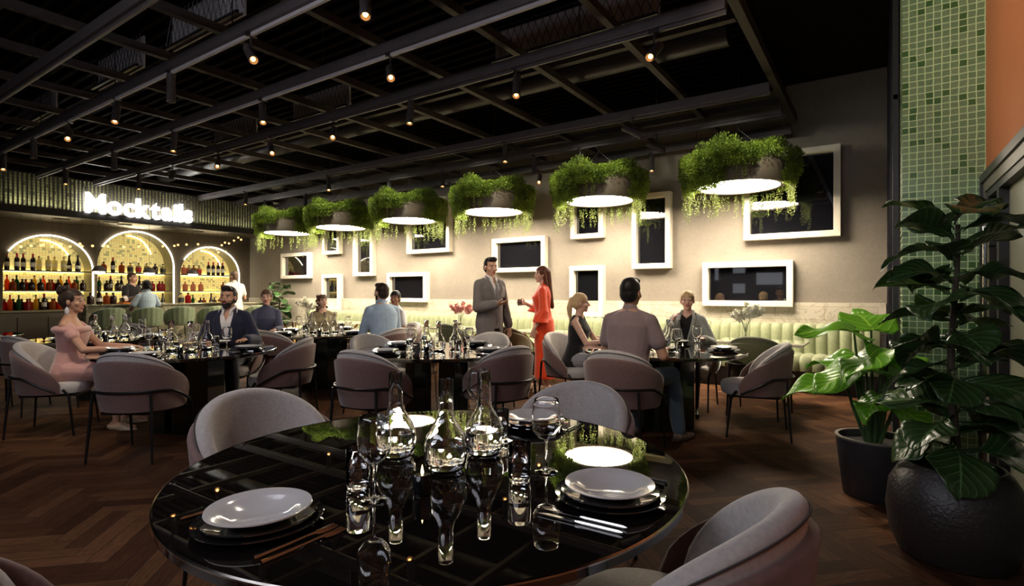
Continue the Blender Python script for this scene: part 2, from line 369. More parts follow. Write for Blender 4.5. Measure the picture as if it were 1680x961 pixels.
# mosaic pillar and orange side wall with the framed door
struct(MB().box(0.150, 0.64, 4.95, 5.42, 0, 4.3).obj('trim_pillar', M['pillar_tile'], smooth=False))
struct(MB().box(0.62, 0.9, -2.6, 5.0, 2.11, 4.3).box(0.62, 0.9, -2.6, 2.2, 0, 2.11).obj('wall_right_front', M['orange'], smooth=False))
d = MB().box(0.66, 0.72, 2.2, 4.95, 0, 2.11).obj('door_1', M['pane'], smooth=False); struct(d)
fr = MB()
fr.box(0.585, 0.70, 2.2, 4.95, 2.055, 2.11).box(0.585, 0.70, 4.90, 4.949, 0, 2.055)
fr.obj('door_frame', M['black_metal'], d, smooth=False)
fr = MB(); fr.box(0.60, 0.70, 2.2, 4.90, 1.985, 2.055).box(0.60, 0.70, 4.845, 4.90, 0, 1.985)
fr.obj('door_frame_lining', M['pot_rim'], d, smooth=False)
fr = MB(); fr.box(0.61, 0.70, 2.2, 4.845, 1.94, 1.985).box(0.61, 0.70, 4.79, 4.845, 0, 1.94).box(0.61, 0.70, 4.40, 4.46, 0, 1.94)
fr.obj('door_leaf_frame', M['black_metal'], d, smooth=False)
h = MB(); h.tube([(0.575, 4.60, 0.14), (0.575, 4.60, 1.73)], 0.018, 12).tube([(0.575, 4.60, 0.3), (0.66, 4.60, 0.3)], 0.01, 8).tube([(0.575, 4.60, 1.6), (0.66, 4.60, 1.6)], 0.01, 8)
h.obj('door_handle', M['chrome'], d)
# dark mesh partition between pillar and back wall
pt = thing('mesh_partition', 'tall dark metal mesh partition between green mosaic pillar and back wall', 'partition', (0.12, 5.42, 0))
fm = MB()
for y in (0.02, 1.1, 2.2, 3.25): fm.box(-0.02, 0.02, y - 0.02, y + 0.02, 0, 4.28)
for z in (0.02, 1.5, 2.9, 4.26): fm.box(-0.015, 0.015, 0, 3.27, z - 0.02, z + 0.02)
fm.obj('frame', M['black_metal'], pt, smooth=False)
mm = MB()
for k in range(82):
    y = 0.04 + k * 0.04; mm.box(-0.003, 0.003, y - 0.003, y + 0.003, 0.02, 4.26)
for k in range(105):
    z = 0.04 + k * 0.04; mm.box(-0.003, 0.003, 0.02, 3.25, z - 0.003, z + 0.003)
mm.obj('mesh_infill', M['dark_steel'], pt, smooth=False)

# ------------------------------------------------------------------ bar wall with three arches
XW = -15.03
ARCH = [(3.42, 4.95, 1.79, 1.79 + 0.75), (5.06, 6.68, 1.97, 1.97 + 0.81), (6.87, 8.40, 1.80, 1.80 + 0.72)]    # y0,y1, spring z, crown z
def arch_pts(y0, y1, zs, zc, n=24):
    cy = (y0 + y1) / 2; a = (y1 - y0) / 2
    return [(cy - a * math.cos(PI * k / n), zs + (zc - zs) * math.sin(PI * k / n)) for k in range(n + 1)]
w = MB(); Zt = 3.6; ys = 2.9
def quad(a, b, c_, d_): w.add([(XW, *a), (XW, *b), (XW, *c_), (XW, *d_)], [(0, 1, 2, 3)])
edges = [3.0]
for y0, y1, zs, zc in ARCH:
    quad((edges[-1], 0), (y0, 0), (y0, Zt), (edges[-1], Zt))
    p = arch_pts(y0, y1, zs, zc)
    for a, b in zip(p[:-1], p[1:]): quad(a, b, (b[0], Zt), (a[0], Zt))
    quad((y0, 0), (y1, 0), (y1, 0.93), (y0, 0.93))
    edges.append(y1)
quad((edges[-1], 0), (8.76, 0), (8.76, Zt), (edges[-1], Zt))
bw = w.obj('wall_bar', M['bar_wall'], smooth=False); struct(bw)
for o in (MB().box(-15.9, -15.66, 2.9, 9.2, 0, 4.3).obj('wall_bar_rear', M['dark_wall'], smooth=False),): struct(o)
for i, (y0, y1, zs, zc) in enumerate(ARCH):
    p = [(y0, 0.9)] + arch_pts(y0, y1, zs, zc) + [(y1, 0.9)]
    j = MB(); D = 0.45
    j.rings([[(XW, a, b) for a, b in p], [(XW - D, a, b) for a, b in p]], closed=False)
    j.add([(XW, y0, 0.93), (XW, y1, 0.93), (XW - D, y1, 0.93), (XW - D, y0, 0.93)], [(0, 1, 2, 3)])
    jo = j.obj('trim_%d' % (i + 2), M['jamb']); struct(jo)
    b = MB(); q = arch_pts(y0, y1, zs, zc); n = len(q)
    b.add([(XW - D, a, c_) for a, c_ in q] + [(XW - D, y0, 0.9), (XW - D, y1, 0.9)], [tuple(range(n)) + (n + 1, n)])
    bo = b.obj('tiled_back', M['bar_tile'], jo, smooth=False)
    nm = ['left', 'middle', 'right'][i]
    le = MB(); pp = [(XW + 0.03, y1 + 0.02, 0.95)] + [(XW + 0.02, a, c_) for a, c_ in arch_pts(y0 - 0.02, y1 + 0.02, zs, zc + 0.02, 30)[::-1][:26]]
    le.tube(pp, 0.013, 8); tag(le.obj('arch_light', M['led']), 'white light strip outlining the front edge of the %s bar arch' % nm, 'light strip')
    cy = (y0 + y1) / 2; le = MB()
    pp = [(XW - D + 0.02, cy + 0.52 * math.sin(t), zs + 0.1 + (zc - zs - 0.16) * math.cos(t)) for t in [R(-5 + 5 * k) for k in range(16)]]  # glowing tube stands in for the front strip's reflection on the tiles
    le.tube(pp, 0.006, 6); tag(le.obj('arch_light', M['led']), 'thin curved light on the tiles inside the %s bar arch' % nm, 'light strip')
SHELFZ = [1.795, 1.355, 0.93]
for i, (y0, y1, zs, zc) in enumerate(ARCH):
    for k, z in enumerate(SHELFZ[:2]):
        nm = ['left', 'middle', 'right'][i]; lv = ['upper', 'lower'][k]
        sh = thing('bar_shelf', 'dark %s bottle shelf inside the %s bar arch' % (lv, nm), 'shelf', (XW - 0.22, (y0 + y1) / 2, z), 0, 'bar arch shelves')
        a = (y1 - y0) / 2 - 0.003
        MB().box(-0.17, 0.17, -a, a, -0.025, 0).obj('board', M['shelf'], sh, smooth=False)
        MB().box(-0.215, -0.19, -a + 0.02, a - 0.02, -0.03, -0.012).obj('light_strip', M['shelf_led'], sh, smooth=False)
for i, (y0, y1, zs, zc) in enumerate(ARCH):   # strip lights at the counter level and over the top row, washing the tiles
    MB_ = MB().box(XW - 0.43, XW - 0.41, y0 + 0.05, y1 - 0.05, 0.935, 0.95)
    tag(MB_.obj('light_strip', M['shelf_led'], smooth=False), 'warm light strip on the sill at the back of the %s bar arch' % ['left', 'middle', 'right'][i], 'light strip')
    MB_ = MB().box(XW - 0.43, XW - 0.41, y0 + 0.05, y1 - 0.05, 1.798, 1.81)
    tag(MB_.obj('light_strip', M['shelf_led'], smooth=False), 'warm light strip behind the upper bottles of the %s bar arch' % ['left', 'middle', 'right'][i], 'light strip')
# back counter cabinet under left arch
cb = thing('back_counter', 'long grey-brown cabinet counter below the left bottle arch', 'counter', (XW, 3.9, 0))
MB().box(0.005, 0.45, -0.88, 0.62, 0.0, 0.90).obj('body', M['bar_wall'], cb, smooth=False)
MB().box(0.005, 0.48, -0.88, 0.62, 0.90, 0.928).obj('worktop', M['jamb'], cb, smooth=False)
for k in range(3):
    dr = bev(MB().box(0.45, 0.468, -0.86 + k * 0.5, -0.38 + k * 0.5, 0.06, 0.80).obj('door', M['bar_wall'], cb, smooth=False), 0.004)
# fascia
fx = -13.6
struct(MB().box(fx - 0.06, fx, 3.0, 8.75, 2.84, 2.97).obj('trim_fascia_beam', M['black_metal'], smooth=False))
struct(MB().box(fx - 0.30, fx - 0.26, 3.0, 8.75, 2.97, 3.66).obj('trim_fascia_tiles', M['fascia_tile'], smooth=False))
sl = MB(); y = 3.03
while y < 8.73:
    sl.box(fx - 0.055, fx - 0.005, y, y + 0.022, 2.97, 3.64); y += 0.068
struct(sl.obj('trim_fascia_slats', M['dark_steel'], smooth=False))
so = struct(MB().box(XW, fx - 0.06, 3.0, 8.75, 2.86, 2.90).obj('trim_soffit', M['soffit'], smooth=False))
vn = MB()
for k, y in enumerate((4.15, 4.95, 5.3, 6.1, 6.9, 7.7)):
    v = MB()
    v.box(-0.06, 0.06, -0.13, 0.13, -0.012, 0)
    for q in range(4): v.box(-0.05 + q * 0.027, -0.04 + q * 0.027, -0.12, 0.12, -0.016, -0.012)
    o = v.obj('air_vent', M['black_metal'], smooth=False); o.location = (-14.2 + 0.25 * (k % 2), y, 2.86)
    tag(o, 'small dark slot vent in the bronze bar soffit, %s of six' % nth(k, 6), 'vent', 'soffit vents')
# hidden wash light for the slatted fascia
a = area('fascia_wash', (fx - 0.16, 5.9, 3.02), (R(180), 0, 0), 0.1, 5.4, 22, (1.0, 0.98, 0.66)); 
# sign
sg = thing('illuminated_sign', 'large white glowing sign spelling Mocktails on the slatted bar fascia', 'sign', (fx + 0.03, 4.36, 2.985))
cx = 0.0; letters = []
for ch in 'Mocktails':
    cu = bpy.data.curves.new('letter', 'FONT'); cu.body = ch; cu.size = 0.56; cu.offset = 0.018; cu.extrude = 0.02; cu.resolution_u = 4
    to = bpy.data.objects.new('letter', cu); C.objects.link(to)
    dg = bpy.context.evaluated_depsgraph_get(); me = bpy.data.meshes.new_from_object(to.evaluated_get(dg)); C.objects.unlink(to)
    xs = [v.co.x for v in me.vertices]; x0, x1 = min(xs), max(xs)
    letters.append((me, cx - x0)); cx += (x1 - x0) + (0.035 if ch != 'k' else 0.008)
k = 2.14 / cx
for me, ox in letters:
    for v in me.vertices:
        x, y, z = v.co; v.co = (z, (x + ox) * k, y)
    me.materials.clear(); me.materials.append(M['sign'])
    o = bpy.data.objects.new('letter', me); C.objects.link(o); o.parent = sg
MB().box(-0.025, 0.0, -0.02, 2.16, -0.015, 0.0).obj('mounting_rail', M['black_metal'], sg, smooth=False)

# ------------------------------------------------------------------ front bar counter
bc = thing('bar_counter', 'long bar counter with green-brown veined marble front behind the stools', 'counter', (-13.5, 6.3, 0))
bev(MB().box(-0.35, 0.30, -2.05, 2.1, 0.0, 1.03).obj('front', M['green_marble'], bc, smooth=False), 0.01)
bev(MB().box(-0.38, 0.34, -2.08, 2.12, 1.03, 1.065).obj('worktop', M['green_marble'], bc, smooth=False), 0.01)

# ------------------------------------------------------------------ ceiling grid, tracks, ducts
random.seed(4)
TR = [1.9, 2.63, 3.59, 4.53, 6.64, 7.54, 8.45]
for i, y in enumerate(TR):
    t = thing('ceiling_track', 'long dark ceiling lighting track, %s row from the camera side' % ['first', 'second', 'third', 'fourth', 'fifth', 'sixth', 'seventh'][i], 'lighting track', (-7.3, y, 3.55), 0, 'ceiling tracks')
    bev(MB().box(-6.28, 6.3, -0.045, 0.045, 0.0, 0.10).obj('channel', M['dark_steel'], t, smooth=False), 0.006)
    MB().box(-6.28, 6.3, -0.012, 0.012, -0.03, 0.001).obj('conductor_rail', M['grey_vent' if i in (1, 2) else 'dark_steel'], t, smooth=False)
    for x in (-5, -2.5, 0, 2.5, 5): MB().tube([(x, 0, 0.10), (x, 0, 0.745)], 0.006, 6).obj('hanger_rod', M['black_metal'], t)
for i in range(13):
    x = -1.0 - 1.03 * i
    t = MB().box(-0.035, 0.035, -5.0, 4.4, -0.03, 0.05) if i else MB().box(-0.04, 0.04, -5.0, 4.4, -0.03, 0.10)
    o = t.obj('ceiling_crossbar', M['bar_black'], smooth=False); o.location = (x, 4.3, 3.76)
    tag(o, 'dark metal ceiling crossbar, %s counted from the right end' % (['first', 'second', 'third', 'fourth', 'fifth', 'sixth', 'seventh', 'eighth', 'ninth', 'tenth', 'eleventh', 'twelfth', 'thirteenth'][i]), 'ceiling beam', 'ceiling crossbars')
for i, y in enumerate((5.35, 8.05)):
    t = MB().box(-6.2, 6.2, -0.04, 0.04, 0, 0.08).obj('ceiling_runner', M['bar_black'], smooth=False); t.location = (-7.3, y, 3.84)
    tag(t, ['dark steel runner above the tracks, nearer the camera', 'dark steel runner above the tracks, nearer the picture wall'][i], 'ceiling beam')
pos = [(2.75, -6.3, -4.9), (2.75, -8.3, -7.0), (2.75, -11.3, -9.8), (4.95, -3.6, -1.7), (4.95, -7.4, -6.1), (4.95, -9.7, -8.4)]
for i, (y, x0, x1) in enumerate(pos):
    t = thing('wire_mesh_tray', ['grey wire mesh tray above the second track, nearest', 'grey wire mesh tray above the second track, middle one', 'grey wire mesh tray above the second track, far left', 'grey wire mesh tray above the fourth track, top right', 'grey wire mesh tray above the fourth track, middle one', 'grey wire mesh tray above the fourth track, left one'][i], 'cable tray', ((x0 + x1) / 2, y, 3.9), 0, 'ceiling mesh trays')
    a = (x1 - x0) / 2
    MB().box(-a, a, 0.05, 0.07, 0.0, 0.36).obj('board', M['grey_vent'], t, smooth=False)
    g = MB()
    x = -a
    while x < a: g.tube([(x, -0.02, 0), (x + 0.16, -0.02, 0.36)], 0.004, 4).tube([(x + 0.16, -0.02, 0), (x, -0.02, 0.36)], 0.004, 4); x += 0.09
    g.box(-a, a, -0.03, 0.0, -0.015, 0.015).box(-a, a, -0.03, 0.0, 0.345, 0.375)
    g.obj('wire_mesh', M['black_metal'], t, smooth=False)
for i, (y, r) in enumerate(((1.4, 0.17), (6.0, 0.15))):
    t = MB().tube([(-14, y, 4.05), (-1.3, y, 4.05)], r, 20); o = t.obj('ventilation_duct', M['black_metal'])
    tag(o, ['dark round ventilation duct near the camera side of the ceiling', 'dark round ventilation duct halfway across the ceiling'][i], 'duct')
st = MB()   # corrugated deck ribs overhead
y = -0.5
while y < 8.7: st.box(-14.5, -1.1, y, y + 0.05, 4.24, 4.3); y += 0.16
struct(st.obj('ceiling_ribs', M['ceiling'], smooth=False))

# track spotlights
def make_spot(lit=True):
    t = thing('track_spotlight', 'x', 'spotlight', (0, 0, 3.52))
    MB().box(-0.05, 0.05, -0.015, 0.015, 0.0, 0.03).obj('adapter', M['black_metal'], t, smooth=False)
    MB().tube([(0, 0, 0), (0, 0, -0.10)], 0.009, 8).tube([(0, -0.035, -0.10), (0, 0.035, -0.10)], 0.007, 6).obj('stem', M['black_metal'], t)
    h = MB().lathe([(0.0, 0.16), (0.036, 0.16), (0.040, 0.15), (0.040, -0.10), (0.043, -0.105), (0.043, -0.12), (0.034, -0.12), (0.030, -0.07), (0, -0.06)], 16)
    ho = h.obj('housing', M['dark_steel'], t); ho.location = (0, 0, -0.16)
    b = MB().ell((0, 0, -0.095), (0.020, 0.020, 0.02)); bo = b.obj('bulb', M['bulb'] if lit else M['black_glass'], ho)
    return t
sp0 = make_spot(); sp1 = make_spot(False)
xs1 = [-3.04, -4.5, -7.28, -8.75, -11.54]; xs2 = [-3.8, -8.04, -12.08, -5.9]; xs3 = [-1.59, -3.0, -4.47, -5.85, -7.23, -8.69, -11.51]; xs4 = [-8.71, -11.57, -4.6]; xs5 = [-3.81, -8.02, -12.27, -6.62]; xs6 = [-3.0, -7.2, -5.1]
SP = [(x, 2.63, 1) for x in xs1] + [(x, 3.59, 1) for x in xs2] + [(x, 4.53, 1) for x in xs3] + [(x, 6.64, 1) for x in xs4] + [(x, 7.54, 1) for x in xs5] + [(x, 8.45, 1) for x in xs6]
SP += [(-5.95, 2.63, 0), (-10.1, 2.63, 0), (-10.0, 3.59, 0), (-10.2, 4.53, 0), (-2.6, 6.64, 0), (-4.65, 7.54, 0), (-10.7, 7.54, 0), (-2.6, 7.54, 0)]
random.seed(11); cnt = {}
rowname = {2.63: 'second', 3.59: 'third', 4.53: 'fourth', 6.64: 'fifth', 7.54: 'sixth', 8.45: 'seventh'}
rows = {}
for x, y, l in SP: rows.setdefault(y, []).append((x, l))
first = {0: True, 1: True}
for y, lst in rows.items():
    lst.sort(key=lambda q: screen_u(q[0], y))
    for k, (x, l) in enumerate(lst):
        lab = '%s cylinder spotlight %s on the %s ceiling track' % ('amber glowing' if l else 'unlit dark', nth(k, len(lst)), rowname[y])
        src = sp0 if l else sp1
        if first[l]: o = src; first[l] = False; o.location = (x, y, 3.52); o['label'] = lab
        else: o = dup(src, (x, y, 3.52), None, lab)
        o['group'] = 'track spotlights'
        o.rotation_euler = (0, 0, random.uniform(0, 2 * PI) if l == 0 else face(-x * 0.9 + random.uniform(-2.0, 0.5), -y + random.uniform(-2, 2)))
        for ch in o.children:
            if ch.name.startswith('housing'): ch.rotation_euler = (R(random.choice((12, 25, 50)) if l else random.choice((0, 60))), 0, 0)
# track spotlight beams, plus added fill beams from points without a fixture
for x, y, tx, ty, tz, p, ang in ((-3.04, 2.63, -2.3, 1.5, 0.6, 34, 50), (-4.5, 2.0, -6.0, 2.6, 1.0, 130, 46), (-6.2, 1.2, -6.4, 2.0, 0.8, 70, 60), (-3.04, 2.63, -4.6, 5.4, 1.2, 150, 42), (-1.6, 2.63, -2.0, 4.8, 1.0, 120, 46), (-3.8, 3.59, -3.6, 6.0, 1.2, 120, 44), (-5.4, 3.2, -6.9, 5.0, 1.0, 130, 46), (-2.6, 3.59, -1.8, 6.3, 1.1, 90, 34), (-4.4, 2.0, -3.4, 4.0, 0.6, 60, 50),
                              (-1.59, 4.53, -0.1, 4.2, 0.95, 230, 26), (-2.6, 2.7, 0.35, 4.9, 2.6, 190, 50), (-1.4, 3.0, 0.6, 3.9, 3.2, 55, 60)):
    spotl('spot_beam', (x, y, 3.2), (tx, ty, tz), p, ang, (1.0, 0.86, 0.68))
for x in (-1.56, -3.60, -5.64, -7.69, -9.75, -11.70):     # two added beams without fixtures brighten each planter's foliage
    for dx in (-0.75, 0.65): spotl('planter_beam', (x + dx, 6.78, 3.46), (x + dx * 0.1, 7.55, 2.98), 46, 66, (1.0, 0.98, 0.78))
for y in (4.4, 5.9, 7.4): spotl('bar_front_beam', (-11.57, y, 3.4), (-13.1, y, 0.8), 55, 60, (1.0, 0.88, 0.66))
# ------------------------------------------------------------------ picture wall: framed black mirrors
FR = [(-13.33, -12.11, 1.68, 2.35, 'landscape cream framed black mirror nearest the bar corner'),
      (-11.56, -10.93, 2.26, 2.95, 'small portrait cream framed mirror half hidden by the second planter lamp from the bar'),
      (-10.41, -9.73, 1.70, 3.0, 'tall narrow cream framed mirror between second and third planter lamps from the bar'),
      (-8.63, -7.40, 2.16, 3.33, 'large cream framed mirror hanging behind the fourth planter lamp from the right'),
      (-11.59, -10.91, 0.875, 1.76, 'narrow portrait cream framed mirror low above the banquette near the potted plant'),
      (-9.25, -8.05, 1.10, 1.75, 'landscape cream framed mirror low behind the man in light blue shirt'),
      (-6.30, -5.09, 1.70, 2.36, 'landscape cream framed mirror above the standing man in grey suit'),
      (-4.56, -3.93, 2.26, 2.95, 'small cream framed mirror half hidden below the second planter lamp from right'),
      (-4.58, -3.93, 0.88, 1.78, 'portrait cream framed mirror between the woman in orange and the man in mauve'),
      (-3.41, -2.76, 1.70, 2.94, 'tall portrait cream framed mirror between the two rightmost planter lamps'),
      (-2.26, -1.00, 1.10, 1.77, 'landscape cream framed mirror low above the flower vase on the right'),
      (-1.66, -0.42, 2.08, 3.34, 'largest cream framed mirror behind the rightmost planter lamp')]
for x0, x1, z0, z1, lab in FR:
    w = (x1 - x0) / 2; h = (z1 - z0) / 2; t = 0.085; D = 0.13
    f = thing('framed_mirror', lab, 'picture frame', ((x0 + x1) / 2, 8.75, (z0 + z1) / 2), 0, 'framed mirrors on the back wall')
    fb = MB()
    o_ = [(-w, -h), (w, -h), (w, h), (-w, h)]; i_ = [(-w + t, -h + t), (w - t, -h + t), (w - t, h - t), (-w + t, h - t)]
    rs = [[(x, 0.0, z) for x, z in o_], [(x, -D, z) for x, z in o_], [(x, -D, z) for x, z in i_], [(x, -0.03, z) for x, z in i_]]
    fb.rings(rs, True, False); bev(fb.obj('frame', M['frame'], f, smooth=False), 0.006)
    MB().box(-w + t, w - t, -0.04, -0.02, -h + t, h - t).obj('black_glass', M['mirror'], f, smooth=False)

# ------------------------------------------------------------------ planter pendant lamps
def leaf_quads(mb, c, n, rad, size, flat=0.75, rnd=random, mi=0, dirv=None):
    for _ in range(n):
        while True:
            p = Vector((rnd.uniform(-1, 1), rnd.uniform(-1, 1), rnd.uniform(-1, 1)))
            if 0.25 < p.length < 1: break
        q = Vector(c) + Vector((p.x * rad, p.y * rad, p.z * rad * flat))
        d = (p.normalized() + Vector((rnd.uniform(-.7, .7), rnd.uniform(-.7, .7), rnd.uniform(-.7, .7)))).normalized()
        sd = d.cross(Vector((rnd.uniform(-1, 1), rnd.uniform(-1, 1), rnd.uniform(-1, 1)))).normalized()
        nn = d.cross(sd); s = size * rnd.uniform(0.6, 1.3)
        mb.add([q, q + d * s * .5 + sd * s * .38 + nn * s * .1, q + d * s * 1.1, q + d * s * .5 - sd * s * .38 + nn * s * .1], [(0, 1, 2), (0, 2, 3)], mi)
def planter_lamp(loc, label):
    t = thing('planter_pendant_lamp', label, 'pendant lamp', loc, 0, 'planter pendant lamps')
    d = MB().lathe([(0.515, 0.0), (0.515, 0.05), (0.53, 0.05), (0.53, 0.0), (0.56, -0.005), (0.575, 0.0), (0.575, 0.34), (0.56, 0.345), (0.545, 0.30), (0.0, 0.30)], 48)
    d.obj('drum', M['bar_wall'], t)
    MB().lathe([(0.0, 0.022), (0.514, 0.022), (0.514, 0.03), (0.0, 0.03)], 48).obj('diffuser', M['lamp'], t)
    cbl = MB()
    for k in range(3):
        a = 2 * PI * k / 3 + 0.4; cbl.tube([(0.52 * math.cos(a), 0.52 * math.sin(a), 0.34), (0.0, 0.0, 0.78)], 0.004, 5)
    cbl.tube([(0, 0, 0.78), (0, 0, 1.58)], 0.006, 6)
    cbl.obj('suspension_cables', M['black_metal'], t)
    rnd = random.Random(7); f = MB(); s = MB()
    cam_a = -PI / 2 + 0.42    # side that faces the dining room
    def hang(a):
        r = (a - cam_a + PI) % (2 * PI) - PI         # 0 = front, + = screen right
        if -0.55 < r < 0.12: return 0.17
        if 0.12 <= r < 0.85: return 0.0
        if 0.85 <= r < 1.9: return 0.36
        if -2.0 < r <= -0.55: return 0.40
        return 0.30
    for _ in range(80):
        a = rnd.uniform(0, 2 * PI); r = math.sqrt(rnd.uniform(0.05, 1)) * 0.62
        leaf_quads(f, (r * math.cos(a), r * math.sin(a), 0.39 + 0.10 * rnd.random() + 0.07 * math.sin(a * 3 + 1)), 230, 0.105, 0.025, 0.8, rnd)
    for k in range(120):
        a = 2 * PI * k / 120 + rnd.uniform(-.03, .03); h = hang(a)
        if h < 0.02:
            if rnd.random() < 0.7: leaf_quads(f, (0.58 * math.cos(a), 0.58 * math.sin(a), 0.36), 90, 0.06, 0.024, 0.8, rnd)
            continue
        z = 0.36
        while z > 0.36 - h:
            rr = 0.62 + 0.05 * rnd.random() + (0.04 if z > 0.15 else 0.0)
            leaf_quads(f, (rr * math.cos(a), rr * math.sin(a), z), 85, 0.072, 0.023, 0.9, rnd); z -= 0.065
    for _ in range(95):
        a = rnd.uniform(0, 2 * PI); h = hang(a)
        r0 = 0.62 + 0.08 * rnd.random(); L = (h * 0.75 + 0.12) * rnd.uniform(0.5, 1.15) + (0.12 if h > 0.25 else 0)
        if h < 0.02: L *= 0.6
        z = 0.30 - h * 0.5; n = int(L / 0.014) ; ph = rnd.uniform(0, 6)
        for k in range(n):
            zz = z - k * 0.014 - 0.0; rr = r0 + 0.012 * math.sin(ph + k * 0.5)
            q = Vector((rr * math.cos(a), rr * math.sin(a), zz))
            leaf_quads(s, q, 3, 0.013, 0.016, 1.0, rnd)
    f.obj('foliage', M['foliage'], t, smooth=False)
    s.obj('trailing_strands', M['strand'], t, smooth=False)
    return t
LX = [-1.56, -3.60, -5.64, -7.69, -9.75, -11.70]
names = ['rightmost and largest-looking round planter lamp with trailing greenery', 'second planter lamp from the right, left of the tall portrait mirror', 'third planter lamp from the right, above the standing man in grey suit', 'fourth planter lamp from the right, in front of a large framed mirror', 'fifth planter lamp from the right, second from the bar', 'leafy planter lamp hanging closest to the bar']
pl = planter_lamp((LX[0], 7.75, 2.72), names[0])
for x, n in zip(LX[1:], names[1:]): dup(pl, (x, 7.75, 2.72), (x + 1.56) * 0.0, n)

# ------------------------------------------------------------------ banquette
bq = thing('banquette', 'long pale sage green channel-tufted banquette along the back wall', 'sofa', (-6.3, 8.70, 0))
x0, x1 = -5.75, 6.32
MB().box(x0 + 0.05, x1 - 0.03, -0.68, -0.02, 0, 0.28).obj('plinth', M['black_metal'], bq, smooth=False)
def channels(prof, pitch):
    """prof: list of (y,z, puff dir y,z); scalloped along x"""
    mb = MB(); n = int((x1 - x0) / pitch); rs = []
    for k in range(n):
        for q in (0.0, 0.08, 0.3, 0.5, 0.7, 0.92):
            x = x0 + (k + q) * pitch; b = math.sin(PI * q) ** 0.5 if q > 0 else 0
            rs.append([(x, y + dy * 0.028 * b, z + dz * 0.028 * b) for y, z, dy, dz in prof])
    rs.append([(x1, y, z) for y, z, dy, dz in prof])
    return mb.rings(rs, True, True)
channels([(-0.19, 0.40, -1, 0), (-0.19, 0.60, -1, 0), (-0.16, 0.80, -1, 0.1), (-0.13, 0.845, -.6, .8), (-0.07, 0.855, 0, 1), (-0.02, 0.84, 0, 0), (-0.02, 0.40, 0, 0)], 0.14).obj('backrest', M['sage_light'], bq)
channels([(-0.74, 0.28, -1, 0), (-0.75, 0.40, -1, 0), (-0.71, 0.455, -.6, .7), (-0.5, 0.465, 0, 1), (-0.19, 0.455, 0, .6), (-0.19, 0.28, 0, 0)], 0.14).obj('seat', M['sage_light'], bq)

# ------------------------------------------------------------------ chairs
def arc_loft(mb, phis, prof):
    rs = []
    for ph in phis:
        rs.append([(r * math.sin(ph) * 1.06, -r * math.cos(ph), z) for r, z in prof(ph)])
    return mb.rings(rs, True, True)
def shell_prof(zb, zt, r0, t, tilt):
    n = 6; h = max(0.012, zt - zb - t / 2)
    out = []
    for k in range(n + 1):
        z = zb + h * k / n; out.append((r0 + tilt * (z - 0.44) - 0.012 * math.exp(-((z - zb) / 0.05) ** 2), z))
    rt = r0 + tilt * (zb + h - 0.44)
    for a in (30, 60, 90, 120, 150): out.append((rt - t / 2 + t / 2 * math.cos(R(a)), zb + h + t / 2 * math.sin(R(a))))
    for k in range(n + 1):
        z = zb + h * (n - k) / n; out.append((r0 + tilt * (z - 0.44) - t, z))
    return out
def make_chair(name, label, shell, pad, seat=None, channel=False):
    t = thing(name, label, 'chair', (0, 0, 0), 0)
    N = 40; A = R(118)
    ph = [-A + 2 * A * k / N for k in range(N + 1)]
    def sp(p): c = max(0.0, math.cos(p * 0.5 * PI / A)); return shell_prof(0.385, 0.47 + 0.315 * c ** 0.62, 0.295, 0.032, 0.10)
    arc_loft(MB(), ph, sp).obj('outer_shell', M[shell], t)
    B = R(104); ph2 = [-B + 2 * B * k / N for k in range(N + 1)]
    def pp(p): c = max(0.0, math.cos(p * 0.5 * PI / B)); return shell_prof(0.45, 0.475 + 0.375 * c ** 0.55, 0.258, 0.062, 0.13)
    arc_loft(MB(), ph2, pp).obj('back_cushion', M[pad], t)
    pts = []
    for p in ph2:
        c = max(0.0, math.cos(p * 0.5 * PI / B)); z = 0.475 + 0.375 * c ** 0.55; z = max(z, 0.49)
        r = 0.258 + 0.13 * (z - 0.47); pts.append(((r + 0.002) * math.sin(p) * 1.06, -(r + 0.002) * math.cos(p), z - 0.022))
    MB().tube(pts, 0.0028, 5).obj('piping', M['seam'], t)
    s = MB(); rs = []
    for z, k in ((0.375, 0.90), (0.385, 0.97), (0.42, 1.0), (0.455, 0.99), (0.475, 0.94), (0.485, 0.80), (0.487, 0.4), (0.487, 0.01)):
        ring = []
        for q in range(36):
            a = 2 * PI * q / 36; cx_, sy = math.cos(a), math.sin(a)
            e = 0.75; x = math.copysign(abs(cx_) ** e, cx_) * 0.262 * k; y = math.copysign(abs(sy) ** e, sy) * 0.262 * k + 0.035
            ring.append((x, y, z))
        rs.append(ring)
    s.rings(rs).obj('seat', M[seat or pad], t)
    # frame: rear hoop plus four legs
    hoop = []
    for k in range(25):
        p = R(-112) + R(224) * k / 24; c = max(0, math.cos(p * 0.5 * PI / R(112)))
        z = 0.40 + 0.145 * min(1, c * 1.6); r = 0.318 + 0.008 * c
        hoop.append((r * math.sin(p) * 1.05, -r * math.cos(p), z))
    MB().tube(hoop, 0.0105, 8).obj('frame_hoop', M['leg'], t)
    MB().box(-0.20, 0.20, -0.20, 0.24, 0.355, 0.375).obj('seat_support', M['leg'], t, smooth=False)
    for sx in (-1, 1):
        MB().tube([(sx * 0.225, -0.255, 0.53), (sx * 0.235, -0.26, 0.36), (sx * 0.255, -0.285, 0.0)], [0.012, 0.012, 0.009], 8).obj('leg', M['leg'], t)
        MB().tube([(sx * 0.27, 0.155, 0.425), (sx * 0.262, 0.20, 0.36), (sx * 0.268, 0.24, 0.0)], [0.012, 0.012, 0.009], 8).obj('leg', M['leg'], t)
    return t
T = {0: (-1.20, 1.34), 1: (-5.52, 2.59), 2: (-3.56, 3.99), 3: (-1.77, 5.28), 4: (-6.44, 4.82), 5: (-7.95, 2.80), 6: (-9.85, 1.65)}
